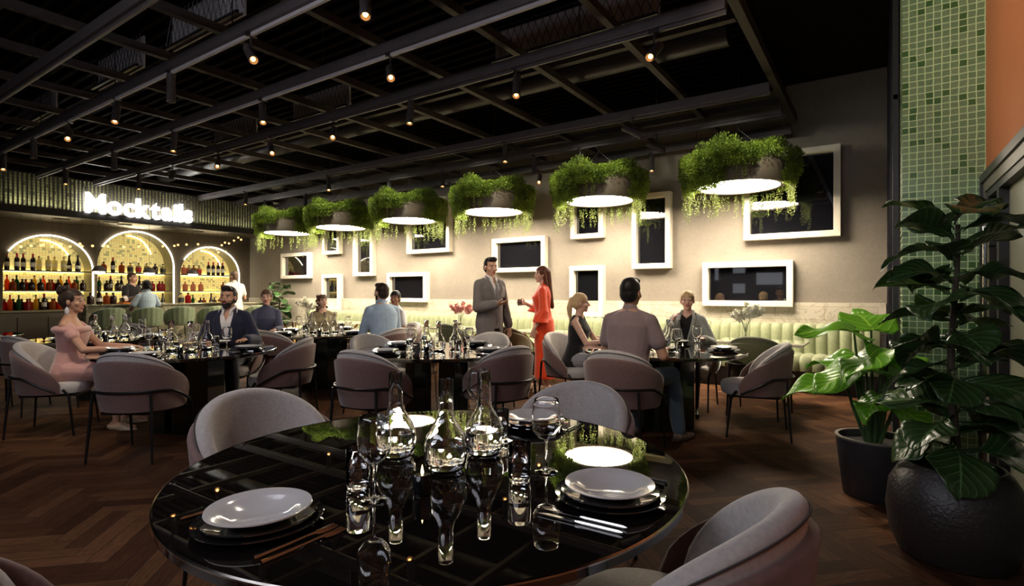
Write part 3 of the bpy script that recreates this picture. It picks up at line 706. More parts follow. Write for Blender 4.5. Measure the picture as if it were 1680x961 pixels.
def at_table(tid, ang, d):
    """seat centre at angle (deg) and distance round a table, facing it"""
    cx_, cy_ = T[tid]; a = R(ang); return (cx_ + d * math.cos(a), cy_ + d * math.sin(a), face(-math.cos(a), -math.sin(a)))
chairs = [
    ((-2.20, 1.40, face(1, -0.02)), 'grey upholstered barrel chair at the left edge of the large foreground table'),
    ((-1.235, 2.25, face(0.0, -1)), 'grey barrel chair behind the foreground table, partly under the wine glass on the right'),
    ((-0.43, 1.33, face(-1, 0.06)), 'barrel chair in the bottom right foreground with thick folded back cushion'),
    ((-1.53, 0.33, face(0.25, 1)), 'barrel chair cut off at the bottom left corner of the picture'),
    ((-6.42, 1.84, face(0.62, 0.78)), 'barrel chair the woman in pink dress is sitting on'),
    ((-4.93, 1.98, face(-0.55, 0.83)), 'barrel chair seen from behind right of the woman in pink'),
    ((-6.12, 3.35, face(0.6, -0.8)), 'barrel chair the man in navy blazer is sitting on'),
    ((-5.05, 3.28, face(-0.80, -0.60)), 'barrel chair right of the man in navy blazer, turned to the left'),
    ((-3.50, 3.14, face(-0.12, 1)), 'barrel chair seen from behind at the near left of the middle table'),
    ((-2.83, 3.95, face(-1, 0.25)), 'barrel chair seen from behind at the right of the middle table'),
    ((-3.68, 4.86, face(0.1, -1)), 'grey barrel chair on the far side of the middle table'),
    ((-4.46, 4.05, face(1, -0.1)), 'pale lit barrel chair on the left of the middle table facing right'),
    ((-5.45, 5.02, face(-1, -0.15)), 'barrel chair the man in light blue shirt is sitting on'),
    ((-6.22, 4.03, face(-0.15, 1)), 'barrel chair behind the shoulder of the man in navy blazer'),
    ((-7.42, 4.56, face(0.98, 0.15)), 'barrel chair the woman in slate blue sweater is sitting on'),
    ((-7.32, 5.42, face(0.85, -0.5)), 'barrel chair the curly-haired woman is sitting on'),
    ((-6.05, 5.92, face(-0.2, -1)), 'barrel chair opposite and beyond the man in light blue shirt'),
    ((-2.87, 5.46, face(1, -0.15)), 'barrel chair the woman in black top is sitting on'),
    ((-1.76, 4.28, face(0.0, 1)), 'barrel chair the man in mauve t-shirt is sitting on'),
    ((-1.80, 6.30, face(0.02, -1)), 'barrel chair the blonde woman is sitting on'),
    ((-0.95, 5.44, face(-0.97, -0.2)), 'empty barrel chair at the right end of the table of the man in mauve'),
    ((-7.72, 2.06, face(-0.2, 1)), 'barrel chair seen from behind left of the woman in pink'),
    ((-8.90, 3.38, face(0.92, -0.4)), 'pale grey barrel chair on the far side of the far left table'),
    ((-7.10, 3.32, face(-0.85, -0.5)), 'barrel chair right of the far left table behind carafes'),
    ((-8.50, 1.72, face(-0.98, 0.1)), 'barrel chair cut off by the left edge of the picture')]
proto = make_chair('barrel_chair', chairs[0][1], 'shell', 'pad')
for i, (p, lab) in enumerate(chairs):
    if i == 0: o = proto; o.location = (p[0], p[1], 0); o.rotation_euler = (0, 0, p[2])
    else: o = dup(proto, (p[0], p[1], 0), p[2], lab)
    o['group'] = 'barrel chairs round the dining tables'
gc = make_chair('olive_chair', 'olive green barrel chair with its back to the room behind the empty right chair', 'green_shell', 'green_shell')
gc.location = (-1.06, 6.34, 0); gc.rotation_euler = (0, 0, face(0.1, 1)); gc['group'] = 'olive chairs at the small tables'
for x, lab in ((-4.32, 'olive barrel chair behind the standing couple at a small table'), (-5.25, 'olive barrel chair at a small table left of the standing man'), (-6.9, 'olive barrel chair at a small table behind the carafes of the middle table'), (-10.0, 'olive barrel chair beyond the curly-haired woman'), (-11.2, 'olive barrel chair right of the sweater woman far back')):
    dup(gc, (x, 6.35, 0), face(random.uniform(-.2, .2), 1), lab)

# ------------------------------------------------------------------ dining tables
def make_table(loc, rz, label):
    t = thing('dining_table', label, 'table', (loc[0], loc[1], 0), rz, 'round black dining tables')
    r = 0.785
    MB().lathe([(0, 0.7465), (r - 0.004, 0.7465), (r, 0.750 - 0.008), (r, 0.722), (r - 0.01, 0.715), (0, 0.715)], 128).obj('tabletop', M['tabletop'], t)
    MB().lathe([(r - 0.003, 0.7475), (r + 0.0015, 0.745), (r + 0.0015, 0.741), (r - 0.001, 0.7395)], 128).obj('rim', M['rim'], t)
    for sx in (-1, 1):
        p = MB(); rs = []
        for z in (0, 0.715):
            rs.append([(sx * x, y, z) for x, y in ((0.035, -0.25), (0.19, -0.25), (0.30, -0.12), (0.30, 0.12), (0.19, 0.25), (0.035, 0.25))][::sx])
        p.rings(rs); bev(p.obj('pedestal', M['pedestal'], t, smooth=False), 0.006)
    return t
tdesc = {0: 'the large foreground table', 1: 'the table of the woman in pink', 2: 'the middle table', 3: 'the table of the man in mauve', 4: 'the light blue shirt man table', 5: 'the far left table', 6: 'the table at the left picture edge'}
tlab = {0: 'large round glossy black table in the foreground set for dinner', 1: 'round black table between the woman in pink and the man in navy', 2: 'round black table in the middle with nobody seated', 3: 'round black table in front of the blonde woman on the right', 4: 'round black table between the sweater woman and the man in light blue', 5: 'round black table behind the woman in pink near the bar', 6: 'round black table cut off by the left picture edge'}
tb0 = make_table(T[0], R(20), tlab[0])
trot = {0: 20, 1: 34, 2: 42, 3: 60, 4: 34, 5: 34, 6: 10}
for k in range(1, 7): dup(tb0, (T[k][0], T[k][1], 0), R(trot[k] - 8), tlab[k])

# small square tables at the banquette
sm = thing('small_table', 'small rectangular table with brass crossed legs at the banquette, rightmost', 'side table', (-1.16, 7.05, 0), 0, 'small banquette tables')
bev(MB().box(-0.48, 0.48, -0.34, 0.34, 0.70, 0.722).obj('tabletop', M['frame'], sm, smooth=False), 0.003)
MB().box(-0.475, 0.475, -0.335, 0.335, 0.723, 0.726).obj('dark_glass_top', M['tabletop'], sm, smooth=False)
for a, b in (((-0.32, -0.2), (0.22, 0.2)), ((0.32, -0.2), (-0.22, 0.2))):
    q = MB().tube([(a[0], a[1], 0.0), (0, 0, 0.36), (b[0], b[1], 0.70)], 0.018, 4); q.obj('crossed_leg', M['brass'], sm, smooth=False)
    q = MB().tube([(a[0], b[1], 0.0), (0, 0.01, 0.36), (b[0], a[1], 0.70)], 0.018, 4); q.obj('crossed_leg', M['brass'], sm, smooth=False)
stx = [-2.67, -4.2, -5.73, -7.26, -8.8, -10.4]
for k, x in enumerate(stx): dup(sm, (x, 7.05, 0), 0, 'small crossed-leg banquette table, %s' % ['second from the right', 'third from the right, behind the woman in orange', 'fourth from the right, behind the standing man', 'fifth from the right', 'second from the left', 'leftmost'][k])

# ------------------------------------------------------------------ tableware
def glass_lathe(outer, inner, n, name, parent, mat='glass'):
    prof = outer + inner[::-1]
    return MB().lathe(prof, n).obj(name, M[mat], parent)
def mk_carafe(n=32):
    t = thing('carafe', 'x', 'carafe')
    out = [(0, 0.002), (0.045, 0.0), (0.056, 0.006), (0.064, 0.025), (0.067, 0.055), (0.066, 0.085), (0.058, 0.112), (0.042, 0.138), (0.029, 0.160), (0.0240, 0.178), (0.0235, 0.20), (0.0235, 0.281), (0.0225, 0.284)]
    inn = [(0, 0.008), (0.043, 0.007), (0.0535, 0.012), (0.0605, 0.028), (0.0635, 0.055), (0.0625, 0.084), (0.0550, 0.110), (0.0395, 0.1355), (0.0268, 0.158), (0.0218, 0.177), (0.0213, 0.20), (0.0213, 0.281), (0.0225, 0.284)]
    MB().lathe(out + inn[::-1][1:], n).obj('glass_body', M['glass'], t)
    MB().lathe([(0, 0.0085), (0.0430, 0.0075), (0.0533, 0.0125), (0.0603, 0.028), (0.0633, 0.055), (0.0628, 0.082), (0, 0.082)], n).obj('water', M['water'], t)
    return t
def mk_wine(n=28):
    t = thing('wine_glass', 'x', 'glass')
    out = [(0, 0.0), (0.034, 0.0), (0.035, 0.0015), (0.02, 0.005), (0.006, 0.011), (0.0038, 0.03), (0.0036, 0.088), (0.006, 0.096), (0.026, 0.106), (0.040, 0.124), (0.0455, 0.148), (0.0450, 0.175), (0.0410, 0.205), (0.0375, 0.225), (0.0368, 0.2258)]
    inn = [(0, 0.1005), (0.014, 0.1015), (0.025, 0.1082), (0.0388, 0.1255), (0.0443, 0.148), (0.0438, 0.175), (0.0398, 0.205), (0.0363, 0.225), (0.0368, 0.2258)]
    MB().lathe(out + inn[::-1][1:], n).obj('bowl_and_stem', M['glass'], t)
    return t
def mk_tumbler(n=28):
    t = thing('tumbler', 'x', 'glass')
    out = [(0, 0.0), (0.028, 0.0), (0.0315, 0.004), (0.0325, 0.02), (0.034, 0.112), (0.0332, 0.1135)]
    inn = [(0, 0.012), (0.026, 0.013), (0.030, 0.02), (0.0325, 0.112), (0.0332, 0.1135)]
    MB().lathe(out + inn[::-1][1:], n).obj('glass_body', M['glass'], t)
    MB().lathe([(0, 0.0125), (0.0257, 0.0135), (0.0297, 0.0202), (0.0310, 0.062), (0, 0.062)], n).obj('water', M['water'], t)
    return t
def mk_candle():
    t = thing('tealight_candle', 'x', 'candle')
    MB().lathe([(0, 0), (0.022, 0), (0.024, 0.003), (0.029, 0.058), (0.0275, 0.058), (0.0255, 0.035), (0, 0.035)], 24).obj('holder', M['black_glass'], t)
    MB().lathe([(0, 0.0352), (0.0252, 0.0352), (0.0258, 0.042), (0, 0.043)], 24).obj('wax', M['wax'], t)
    MB().lathe([(0, 0.048), (0.0035, 0.055), (0.0042, 0.060), (0.002, 0.072), (0.0, 0.080)], 10).obj('flame', M['flame'], t)
    MB().tube([(0, 0, 0.042), (0, 0, 0.052)], 0.0008, 5).obj('wick', M['seam'], t)
    return t
def mk_charger():
    t = MB().lathe([(0, 0.0), (0.085, 0.0), (0.10, 0.003), (0.14, 0.012), (0.147, 0.0145), (0.146, 0.017), (0.138, 0.0155), (0.10, 0.0075), (0.0, 0.006)], 48).obj('charger_plate', M['dark_china']); return t
def mk_side():
    t = MB().lathe([(0, 0.0), (0.078, 0.0), (0.092, 0.003), (0.124, 0.014), (0.131, 0.0165), (0.130, 0.019), (0.122, 0.0175), (0.09, 0.0075), (0.0, 0.006)], 48).obj('dinner_plate', M['dark_china']); return t
def mk_bowl():
    t = MB().lathe([(0, 0.0), (0.060, 0.0), (0.068, 0.004), (0.086, 0.017), (0.115, 0.024), (0.120, 0.0255), (0.119, 0.0285), (0.112, 0.0275), (0.083, 0.0205), (0.063, 0.0075), (0.0, 0.0055)], 48).obj('soup_plate', M['white_china']); return t
def mk_fork():
    b = MB(); b.tube([(0, -0.10, 0.003), (0, -0.03, 0.004), (0, 0.03, 0.006), (0, 0.045, 0.005)], [0.005, 0.004, 0.003, 0.005], 6)
    for x in (-0.009, -0.003, 0.003, 0.009): b.tube([(x * 0.8, 0.043, 0.005), (x, 0.055, 0.004), (x, 0.075, 0.0035), (x, 0.098, 0.006)], [0.0024, 0.002, 0.0018, 0.001], 5)
    return b.obj('fork', M['chrome'])
def mk_knife():
    b = MB(); b.tube([(0, -0.11, 0.0045), (0, -0.10, 0.0045), (0, 0.0, 0.004), (0, 0.01, 0.004)], [0.002, 0.005, 0.004, 0.003], 6)
    b.add([(-0.003, 0.0, 0.002), (0.009, 0.012, 0.002), (0.010, 0.085, 0.002), (-0.003, 0.112, 0.002), (-0.003, 0.0, 0.005), (0.009, 0.012, 0.003), (0.010, 0.085, 0.003), (-0.003, 0.112, 0.004)], [(3, 2, 1, 0), (4, 5, 6, 7), (0, 1, 5, 4), (1, 2, 6, 5), (2, 3, 7, 6), (3, 0, 4, 7)])
    return b.obj('knife', M['chrome'])
K = dict(carafe=mk_carafe(), wine=mk_wine(), tumbler=mk_tumbler(), candle=mk_candle(), charger=mk_charger(), side=mk_side(), bowl=mk_bowl(), fork=mk_fork(), knife=mk_knife())
INFO = dict(carafe=('tall-necked water carafe', 'carafe', 'glass carafes'), wine=('stemmed wine glass', 'glass', 'wine glasses'), tumbler=('glass tumbler', 'glass', 'tumblers'),
            candle=('black tealight with flame', 'candle', 'tealight candles'), charger=('black bottom charger plate', 'plate', 'black charger plates'), side=('black middle dinner plate', 'plate', 'black dinner plates'),
            bowl=('white top soup plate', 'plate', 'white soup plates'), fork=('steel fork', 'fork', 'forks'), knife=('steel knife', 'knife', 'knives'))
used = set(); TW = []
def put(kind, tid, x, y, z=0.7478, rz=0.0): TW.append((kind, tid, x, y, z, rz))
def place(tid, ang, rad=0.565, forks=1, knives=1):
    cx_, cy_ = T[tid]; a = R(ang); u = Vector((math.cos(a), math.sin(a))); tv = Vector((-u.y, u.x)); c = Vector((cx_, cy_)) + u * rad
    z = 0.7478
    put('charger', tid, c.x, c.y, z); put('side', tid, c.x, c.y, z + 0.0065); put('bowl', tid, c.x, c.y, z + 0.0148)
    rz = face(-u.x, -u.y)
    for k in range(forks): p = c - tv * -(0.165 + 0.03 * k); put('fork', tid, p.x, p.y, z, rz)
    for k in range(knives): p = c - tv * (0.165 + 0.03 * k); put('knife', tid, p.x, p.y, z, rz)
def setting(tid, rot, full=True):
    cx_, cy_ = T[tid]; ca, sa = math.cos(R(rot)), math.sin(R(rot))
    items = [('carafe', -.15, -.04), ('carafe', .08, -.05), ('carafe', .08, .15), ('wine', .09, -.35), ('tumbler', -.02, -.31), ('candle', .16, -.24), ('tumbler', .33, -.01), ('wine', .35, .11), ('wine', -.22, .50), ('tumbler', .02, .33)]
    if tid: items += [('tumbler', -0.34, 0.05), ('wine', -0.36, -0.09)]
    for k, x, y in items: put(k, tid, cx_ + x * ca - y * sa, cy_ + x * sa + y * ca)
setting(0, 0); place(0, -93, 0.60, 2, 1); place(0, 2, 0.60, 2, 2); place(0, 90, 0.60)
for tid, rot in ((1, 20), (2, -14), (3, 25), (4, 10), (5, 30)): setting(tid, rot)
for tid, angs in ((1, (228, 300, 38, 125)), (2, (178, 88, 255, 8)), (3, (165, 262, 15, 92)), (4, (195, 5, 110, 260)), (5, (160, 25, 290))):
    for a in angs: place(tid, a, 0.57)
place(6, 20, 0.57); put('wine', 6, -9.6, 1.8); put('candle', 6, -9.3, 1.75)
RAD = dict(carafe=0.069, wine=0.047, tumbler=0.036, candle=0.031, charger=0.149)
for tid in range(1, 7):       # keep the glassware clear of the plates and of each other
    its = [i for i, it in enumerate(TW) if it[1] == tid and it[0] in RAD]
    for _ in range(60):
        for i in its:
            for j in its:
                if i == j or TW[i][0] == 'charger': continue
                a = Vector(TW[i][2:4]); b = Vector(TW[j][2:4]); need = RAD[TW[i][0]] + RAD[TW[j][0]] + 0.006; d_ = a - b
                if d_.length < need:
                    a = a + (d_.normalized() if d_.length > 1e-4 else Vector((1, 0))) * (need - d_.length) * (1.0 if TW[j][0] == 'charger' else 0.5)
                    TW[i] = (TW[i][0], tid, a.x, a.y) + TW[i][4:]
byk = {}
for it in TW: byk.setdefault((it[0], it[1]), []).append(it)
for (kind, tid), lst in byk.items():
    lst.sort(key=lambda it: screen_u(it[2], it[3])); base, cat, grp = INFO[kind]
    for k, (kd, ti, x, y, z, rz) in enumerate(lst):
        lab = '%s on %s, %s' % (base, tdesc[tid], nth(k, len(lst)) if len(lst) > 1 else 'the only one')
        if kind not in used: o = K[kind]; used.add(kind); o.location = (x, y, z); o.rotation_euler = (0, 0, rz); tag(o, lab, cat, grp)
        else: o = dup(K[kind], (x, y, z), rz, lab); tag(o, lab, cat, grp)

# ------------------------------------------------------------------ bar stools
def make_stool():
    t = thing('bar_stool', 'x', 'bar stool')
    N = 44; A = R(105); ph = [-A + 2 * A * k / N for k in range(N + 1)]
    mb = MB(); rs = []
    for k, p in enumerate(ph):
        c = max(0, math.cos(p * 0.5 * PI / A)); sc_ = 0.010 * abs(math.sin(PI * k / 4.0))
        pr = shell_prof(0.62, 0.70 + 0.31 * c ** 0.4, 0.27 + sc_, 0.045, 0.0)
        rs.append([(r * math.sin(p) * 1.04 * (1 + 0.18 * (z - 0.65)), -r * math.cos(p) * (1 + 0.18 * (z - 0.65)), z) for r, z in pr])
    mb.rings(rs).obj('backrest', M['sage'], t)
    MB().lathe([(0, 0.60), (0.23, 0.60), (0.25, 0.615), (0.25, 0.66), (0.235, 0.68), (0, 0.685)], 32).obj('seat', M['sage'], t)
    for sx in (-1, 1):
        for sy in (-1, 1): MB().tube([(sx * 0.15, sy * 0.15, 0.60), (sx * 0.22, sy * 0.22, 0)], 0.011, 8).obj('leg', M['leg'], t)
    MB().tube([(0.205 * math.cos(a), 0.205 * math.sin(a) , 0.22) for a in [2 * PI * k / 4 + PI / 4 for k in range(4)]], 0.009, 6, cyc=True).obj('footrest', M['brass'], t)
    return t
s0 = make_stool(); sy_ = [4.42, 5.12, 5.76, 6.42, 7.50]
labs = ['leftmost empty green channel-back bar stool', 'green bar stool with the woman in light blue on it', 'green bar stool right of the seated bar woman', 'green bar stool left of the navy man, second from right', 'rightmost green bar stool behind the sweater woman']
for k, y in enumerate(sy_):
    rz = face(-1, 0.12 * ((k % 3) - 1))
    if k == 0: s0.location = (-12.65, y, 0); s0.rotation_euler = (0, 0, rz); s0['label'] = labs[0]; s0['group'] = 'bar stools'
    else: dup(s0, (-12.65, y, 0), rz, labs[k], 'bar stools')

# ------------------------------------------------------------------ dome lamps and small ball bulbs at the bar
dm = thing('dome_lamp', 'x', 'pendant lamp', (-13.63, 4.62, 1.75))
MB().lathe([(0.125, 0.0), (0.122, 0.03), (0.105, 0.075), (0.07, 0.11), (0.02, 0.13), (0.0, 0.132), (0.018, 0.125), (0.068, 0.105), (0.10, 0.072), (0.118, 0.028), (0.122, 0.0)], 32).obj('shade', M['dark_wall'], dm)
MB().ell((0, 0, 0.0), (0.10, 0.10, 0.055), n=20).obj('globe', M['dome_light'], dm)
MB().tube([(0, 0, 0.13), (0, 0, 1.1)], 0.004, 5).obj('cord', M['black_metal'], dm)
for k, y in enumerate((4.62, 5.57, 6.51)):
    lab = ['left', 'middle', 'right'][k] + ' dark dome lamp with glowing globe hanging over the bar counter'
    if k == 0: dm['label'] = lab; dm['group'] = 'dome lamps over the bar'
    else: dup(dm, (-13.63, y, 1.75), 0, lab, 'dome lamps over the bar')
bl = thing('ball_pendant', 'x', 'pendant lamp', (-14, 3.6, 2.3))
MB().ell((0, 0, 0), (0.026, 0.026, 0.026), n=14).obj('globe', M['ball'], bl)
MB().tube([(0, 0, 0.03), (0, 0, 0.66)], 0.002, 4).obj('cord', M['black_metal'], bl)
random.seed(3)
BP = [(-14, y, z) for y, z in ((3.48, 2.22), (3.60, 2.24), (3.72, 2.25), (3.83, 2.28), (3.93, 2.25), (4.02, 2.30), (4.12, 2.31), (4.23, 2.27), (4.36, 2.33), (4.48, 2.30), (4.62, 2.31), (4.78, 2.32), (4.95, 2.33), (5.2, 2.33), (5.45, 2.35), (5.7, 2.38), (6.0, 2.40), (6.2, 2.42), (6.40, 2.47), (6.53, 2.48), (6.74, 2.50), (6.87, 2.52), (7.05, 2.44), (7.2, 2.40), (7.46, 2.54), (7.47, 2.60), (7.64, 2.66), (7.65, 2.60), (7.82, 2.76), (7.83, 2.70), (7.56, 2.38), (7.30, 2.34))]
for k, p in enumerate(BP):
    p = (p[0] + (-.12, .02, .14)[k % 3], p[1], p[2]); o = bl if k == 0 else dup(bl, p, 0); o.location = p
    o['label'] = 'tiny glowing ball pendant over bar, %s' % nth(k, len(BP)) if k < 20 else 'tiny glowing ball pendant over bar, %s from right' % ORD[len(BP) - k - 1].strip() if k < len(BP) - 1 else 'tiny glowing ball pendant over bar, rightmost'
    o['group'] = 'ball pendants over the bar'

# ------------------------------------------------------------------ bottles
def bottle(prof, mat, cap=None, cap_h=(0, 0), label=None, lz=(0, 0), lr=0, name='bottle'):
    t = thing(name, 'x', 'bottle')
    MB().lathe([(0, 0)] + prof + [(0, prof[-1][1])], 18).obj('glass_body', M[mat], t)
    top = prof[-1][1]; rt = prof[-1][0]
    if cap: MB().lathe([(0, top + cap_h[1]), (rt + .002, top + cap_h[1]), (rt + 0.003, top - cap_h[0]), (rt, top - cap_h[0])], 14).obj('cap', M[cap], t)
    if label: MB().lathe([(lr + .0015, lz[0]), (lr + .0015, lz[1])], 18).obj('label', M[label], t)
    return t
WP = [(0.036, 0), (0.038, 0.01), (0.038, 0.19), (0.030, 0.215), (0.015, 0.235), (0.014, 0.30)]
CP = [(0.043, 0), (0.045, 0.012), (0.043, 0.12), (0.030, 0.18), (0.017, 0.235), (0.0155, 0.31)]
GP = [(0.040, 0), (0.042, 0.01), (0.042, 0.17), (0.033, 0.195), (0.016, 0.21), (0.0155, 0.25)]
SP_ = [(0.050, 0), (0.053, 0.01), (0.053, 0.12), (0.042, 0.145), (0.016, 0.16), (0.016, 0.19)]
LP = [(0.034, 0), (0.036, 0.01), (0.036, 0.16), (0.026, 0.19), (0.013, 0.21), (0.012, 0.26)]
BK = dict(
    wine_red=(lambda: bottle(WP, 'b_wine', 'cap_red', (0.075, 0.004), 'label', (0.06, 0.14), 0.038), 'dark red-capped wine bottle'),
    gin=(lambda: bottle(GP, 'b_clear', 'cap_gold', (0.005, 0.02), 'label', (0.08, 0.12), 0.042), 'clear spirit bottle'),
    champagne=(lambda: bottle(CP, 'b_wine', 'cap_dark', (0.07, 0.004), 'label', (0.05, 0.11), 0.044), 'dark sloping white-label bottle'),
    orange=(lambda: bottle(LP, 'b_orange', 'cap_dark', (0.003, 0.02)), 'slim orange liqueur bottle'),
    green=(lambda: bottle(LP, 'b_green', 'cap_dark', (0.003, 0.02)), 'slim green bottle'),
    yellow=(lambda: bottle(LP, 'b_yellow', 'cap_dark', (0.003, 0.02)), 'slim yellow liqueur bottle'),
    rum=(lambda: bottle(SP_, 'b_dark', 'cap_dark', (0.003, 0.02)), 'squat dark rum bottle'),
    red=(lambda: bottle(SP_, 'b_red', 'cap_dark', (0.003, 0.02)), 'squat red bottle'),
    amber=(lambda: bottle(SP_, 'b_amber', 'cap_dark', (0.003, 0.02)), 'squat amber spirit bottle'),
    redlabel=(lambda: bottle(SP_, 'b_clear', 'cap_dark', (0.003, 0.02), 'label_red', (0.015, 0.115), 0.053), 'squat red-label bottle'),
    blacklabel=(lambda: bottle(SP_, 'b_clear', 'cap_dark', (0.003, 0.02), 'label_dark', (0.02, 0.11), 0.053), 'squat black-label bottle'),
    rose=(lambda: bottle(SP_, 'b_rose', 'cap_gold', (0.003, 0.02)), 'squat pale pink bottle'))
BPROT = {}
def row(kinds, y0, y1, z, where, jit=0.004, xoff=0.24, sc_=1.17):
    n = len(kinds); rnd = random.Random(len(where) + n); zig = n > 9
    for k, kd in enumerate(kinds):
        if kd is None: continue
        y = y0 + (y1 - y0) * (k + 0.5) / n + rnd.uniform(-jit, jit); dx = rnd.uniform(-.006, .006) + (0.11 if (k % 2 or not zig) else 0)
        loc = (XW - xoff + dx, y, z)
        lab = '%s on %s, %s' % (BK[kd][1], where, nth(k, n) if k < 20 else 'near the right end')
        if kd not in BPROT: o = BK[kd][0](); BPROT[kd] = o; o.location = loc; o['label'] = lab; o.scale = (sc_,) * 3
        else: o = dup(BPROT[kd], loc, 0, lab, None, sc_)
        o['group'] = 'bottles on the back bar'
zA, zB, zC = SHELFZ[0] + 0.001, SHELFZ[1] + 0.001, 0.931
row(['wine_red'] * 4 + ['gin'] * 4 + ['champagne'] * 2, 3.47, 4.80, zA, 'left arch top shelf')
row(['orange', 'amber', 'green', 'rum', 'red', 'rum', 'yellow', 'rum', 'orange', 'amber', 'red', 'rum', 'yellow', 'rum', 'orange', 'amber', 'green', 'rum'], 3.50, 4.86, zB, 'left arch middle shelf')
row(['red', 'orange', 'rum', 'green', 'rum', 'red', 'amber', 'yellow', 'rum', 'wine_red', 'rum', 'amber', 'red', 'orange', 'rum', 'rum', 'red', 'rum', 'amber', 'green'], 3.46, 4.86, zC, 'left arch bottom row')
row(['amber', 'wine_red', 'amber', 'blacklabel', 'redlabel', 'blacklabel', 'rum', 'blacklabel'], 5.14, 6.60, zA, 'middle arch top shelf')
row(['green', 'rum', 'wine_red', 'rum', 'champagne', 'rum', 'rum', 'champagne', 'rum', 'rum', 'red', 'red', 'red'], 5.12, 6.60, zB, 'middle arch middle shelf')
row(['rum', 'amber', 'champagne', 'rum', 'gin', 'rum', 'orange', 'amber', 'red', 'rum', 'champagne'], 5.12, 6.62, zC, 'middle arch bottom row')
row(['rose', 'redlabel', 'amber', 'redlabel', None, 'wine_red', 'wine_red', 'wine_red', 'wine_red'], 6.95, 8.1, zA, 'right arch top shelf')
row(['rose', 'rose', 'rose', None, None, 'amber', 'rum'], 6.95, 8.35, zB, 'right arch middle shelf')
row(['orange', 'rum', 'green', 'rum', 'amber', 'champagne', 'rum', 'orange', 'green', 'amber'], 6.95, 8.35, zC, 'right arch bottom row')
# things on the bar counter
for k, (kd, y) in enumerate((('rum', 4.40), ('champagne', 4.55), ('amber', 4.68), ('rum', 4.80), ('blacklabel', 6.15), ('red', 6.3))):
    o = dup(BPROT[kd], (-13.42, y, 1.066), 0, BK[kd][1] + ' standing on the bar counter, ' + ['leftmost', 'second', 'third', 'left of the orange board', 'right of the seated woman', 'rightmost'][k]); o['group'] = 'bottles on the bar counter'
o = dup(BPROT['champagne'], (-13.38, 4.92, 1.14), 0, 'dark bottle with white label lying tilted on the bar before the bartender'); o.rotation_euler = (R(-72), 0, 0); o['group'] = 'bottles on the bar counter'
ob = bev(MB().box(-0.15, 0.15, -0.28, 0.28, 0, 0.03).obj('orange_board', M['orange_board'], smooth=False), 0.004); ob.location = (-13.36, 5.18, 1.066); tag(ob, 'long orange serving board on the bar counter by the bartender', 'tray')
# ------------------------------------------------------------------ people
def skinm(name, col):
    t = NT(name); nz = t.noise(25, 3)
    t.set(col=t.ramp(nz.outputs[0], [(0.3, tuple(c * 0.93 for c in col)), (0.7, col)]), rough=0.5, sss=0.0, spec=0.35); return t.m
def clothm(name, col, rough=0.85, sheen=0.2, stripes=None, var=0.1):
    t = NT(name); nz = t.noise(9, 4)
    c = t.ramp(nz.outputs[0], [(0.3, tuple(q * (1 - var) for q in col)), (0.7, tuple(min(1, q * (1 + var)) for q in col))])
    if stripes:
        sep = t.n('ShaderNodeSeparateXYZ'); t.l(t.coord(), sep.inputs[0])
        c = t.mix(t.math('GREATER_THAN', t.math('FRACT', t.math('MULTIPLY', sep.outputs[0], stripes[1])), 0.75), c, stripes[0])
    t.set(col=c, rough=rough, sheen=sheen, spec=0.2)
    t.bump(nz.outputs[0], 0.15, 0.01); return t.m
SKIN = dict(fair=skinm('fair_skin', (0.62, 0.36, 0.26)), tan=skinm('tan_skin', (0.48, 0.26, 0.165)), brown=skinm('brown_skin', (0.33, 0.165, 0.10)), deep=skinm('deep_skin', (0.10, 0.045, 0.028)))
HAIRC = dict(black=clothm('black_hair', (0.012, 0.009, 0.008), 0.45, 0.1), dark=clothm('dark_brown_hair', (0.030, 0.016, 0.010), 0.45, 0.1), brown=clothm('brown_hair', (0.085, 0.045, 0.025), 0.5, 0.1),
             auburn=clothm('auburn_hair', (0.10, 0.028, 0.014), 0.45, 0.1), blonde=clothm('blonde_hair', (0.50, 0.34, 0.17), 0.5, 0.1), grey=clothm('short_brown_hair', (0.11, 0.07, 0.05), 0.6, 0.1))
LIP = plain('lips', (0.40, 0.10, 0.09), 0.45); EYEW = plain('eye_white', (0.34, 0.27, 0.23), 0.5); IRIS = plain('dark_iris', (0.03, 0.02, 0.015), 0.1, coat=1.0)

def remesh(mb, name, mats, voxel, smooth=2, cut=None, parent=None, recolor=None):
    me0 = bpy.data.meshes.new('tmp'); me0.from_pydata(mb.v, [], mb.f)
    o = bpy.data.objects.new('tmp', me0); C.objects.link(o)
    m = o.modifiers.new('r', 'REMESH'); m.mode = 'VOXEL'; m.voxel_size = voxel; m.adaptivity = 0.0
    if smooth: s = o.modifiers.new('s', 'SMOOTH'); s.factor = 0.5; s.iterations = smooth
    dg = bpy.context.evaluated_depsgraph_get(); me = bpy.data.meshes.new_from_object(o.evaluated_get(dg))
    bpy.data.objects.remove(o); bpy.data.meshes.remove(me0)
    if cut:
        import bmesh
        bm = bmesh.new(); bm.from_mesh(me)
        dele = [f for f in bm.faces if cut(f.calc_center_median())]
        bmesh.ops.delete(bm, geom=dele, context='FACES'); bm.to_mesh(me); bm.free()
    me.name = name; me.materials.clear()
    if not isinstance(mats, (list, tuple)): mats = [mats]
    for m_ in mats: me.materials.append(m_)
    if recolor:
        for p in me.polygons: p.material_index = recolor(p.center)
    me.shade_smooth()
    r = bpy.data.objects.new(name, me); C.objects.link(r)
    if parent is not None: r.parent = parent
    return r
def ik(S, W, l1, l2, pole):
    d = W - S; L = min(d.length, (l1 + l2) * 0.995); dr = d.normalized()
    a = (l1 * l1 - l2 * l2 + L * L) / (2 * L); h = math.sqrt(max(0.0, l1 * l1 - a * a))
    p = pole - dr * pole.dot(dr); p.normalize()
    return S + dr * a + p * h, S + dr * L
V = Vector
def ringpts(c, u, v, n=18, e=1.0):
    return [V(c) + u * math.cos(2 * PI * k / n) + v * math.sin(2 * PI * k / n) for k in range(n)]

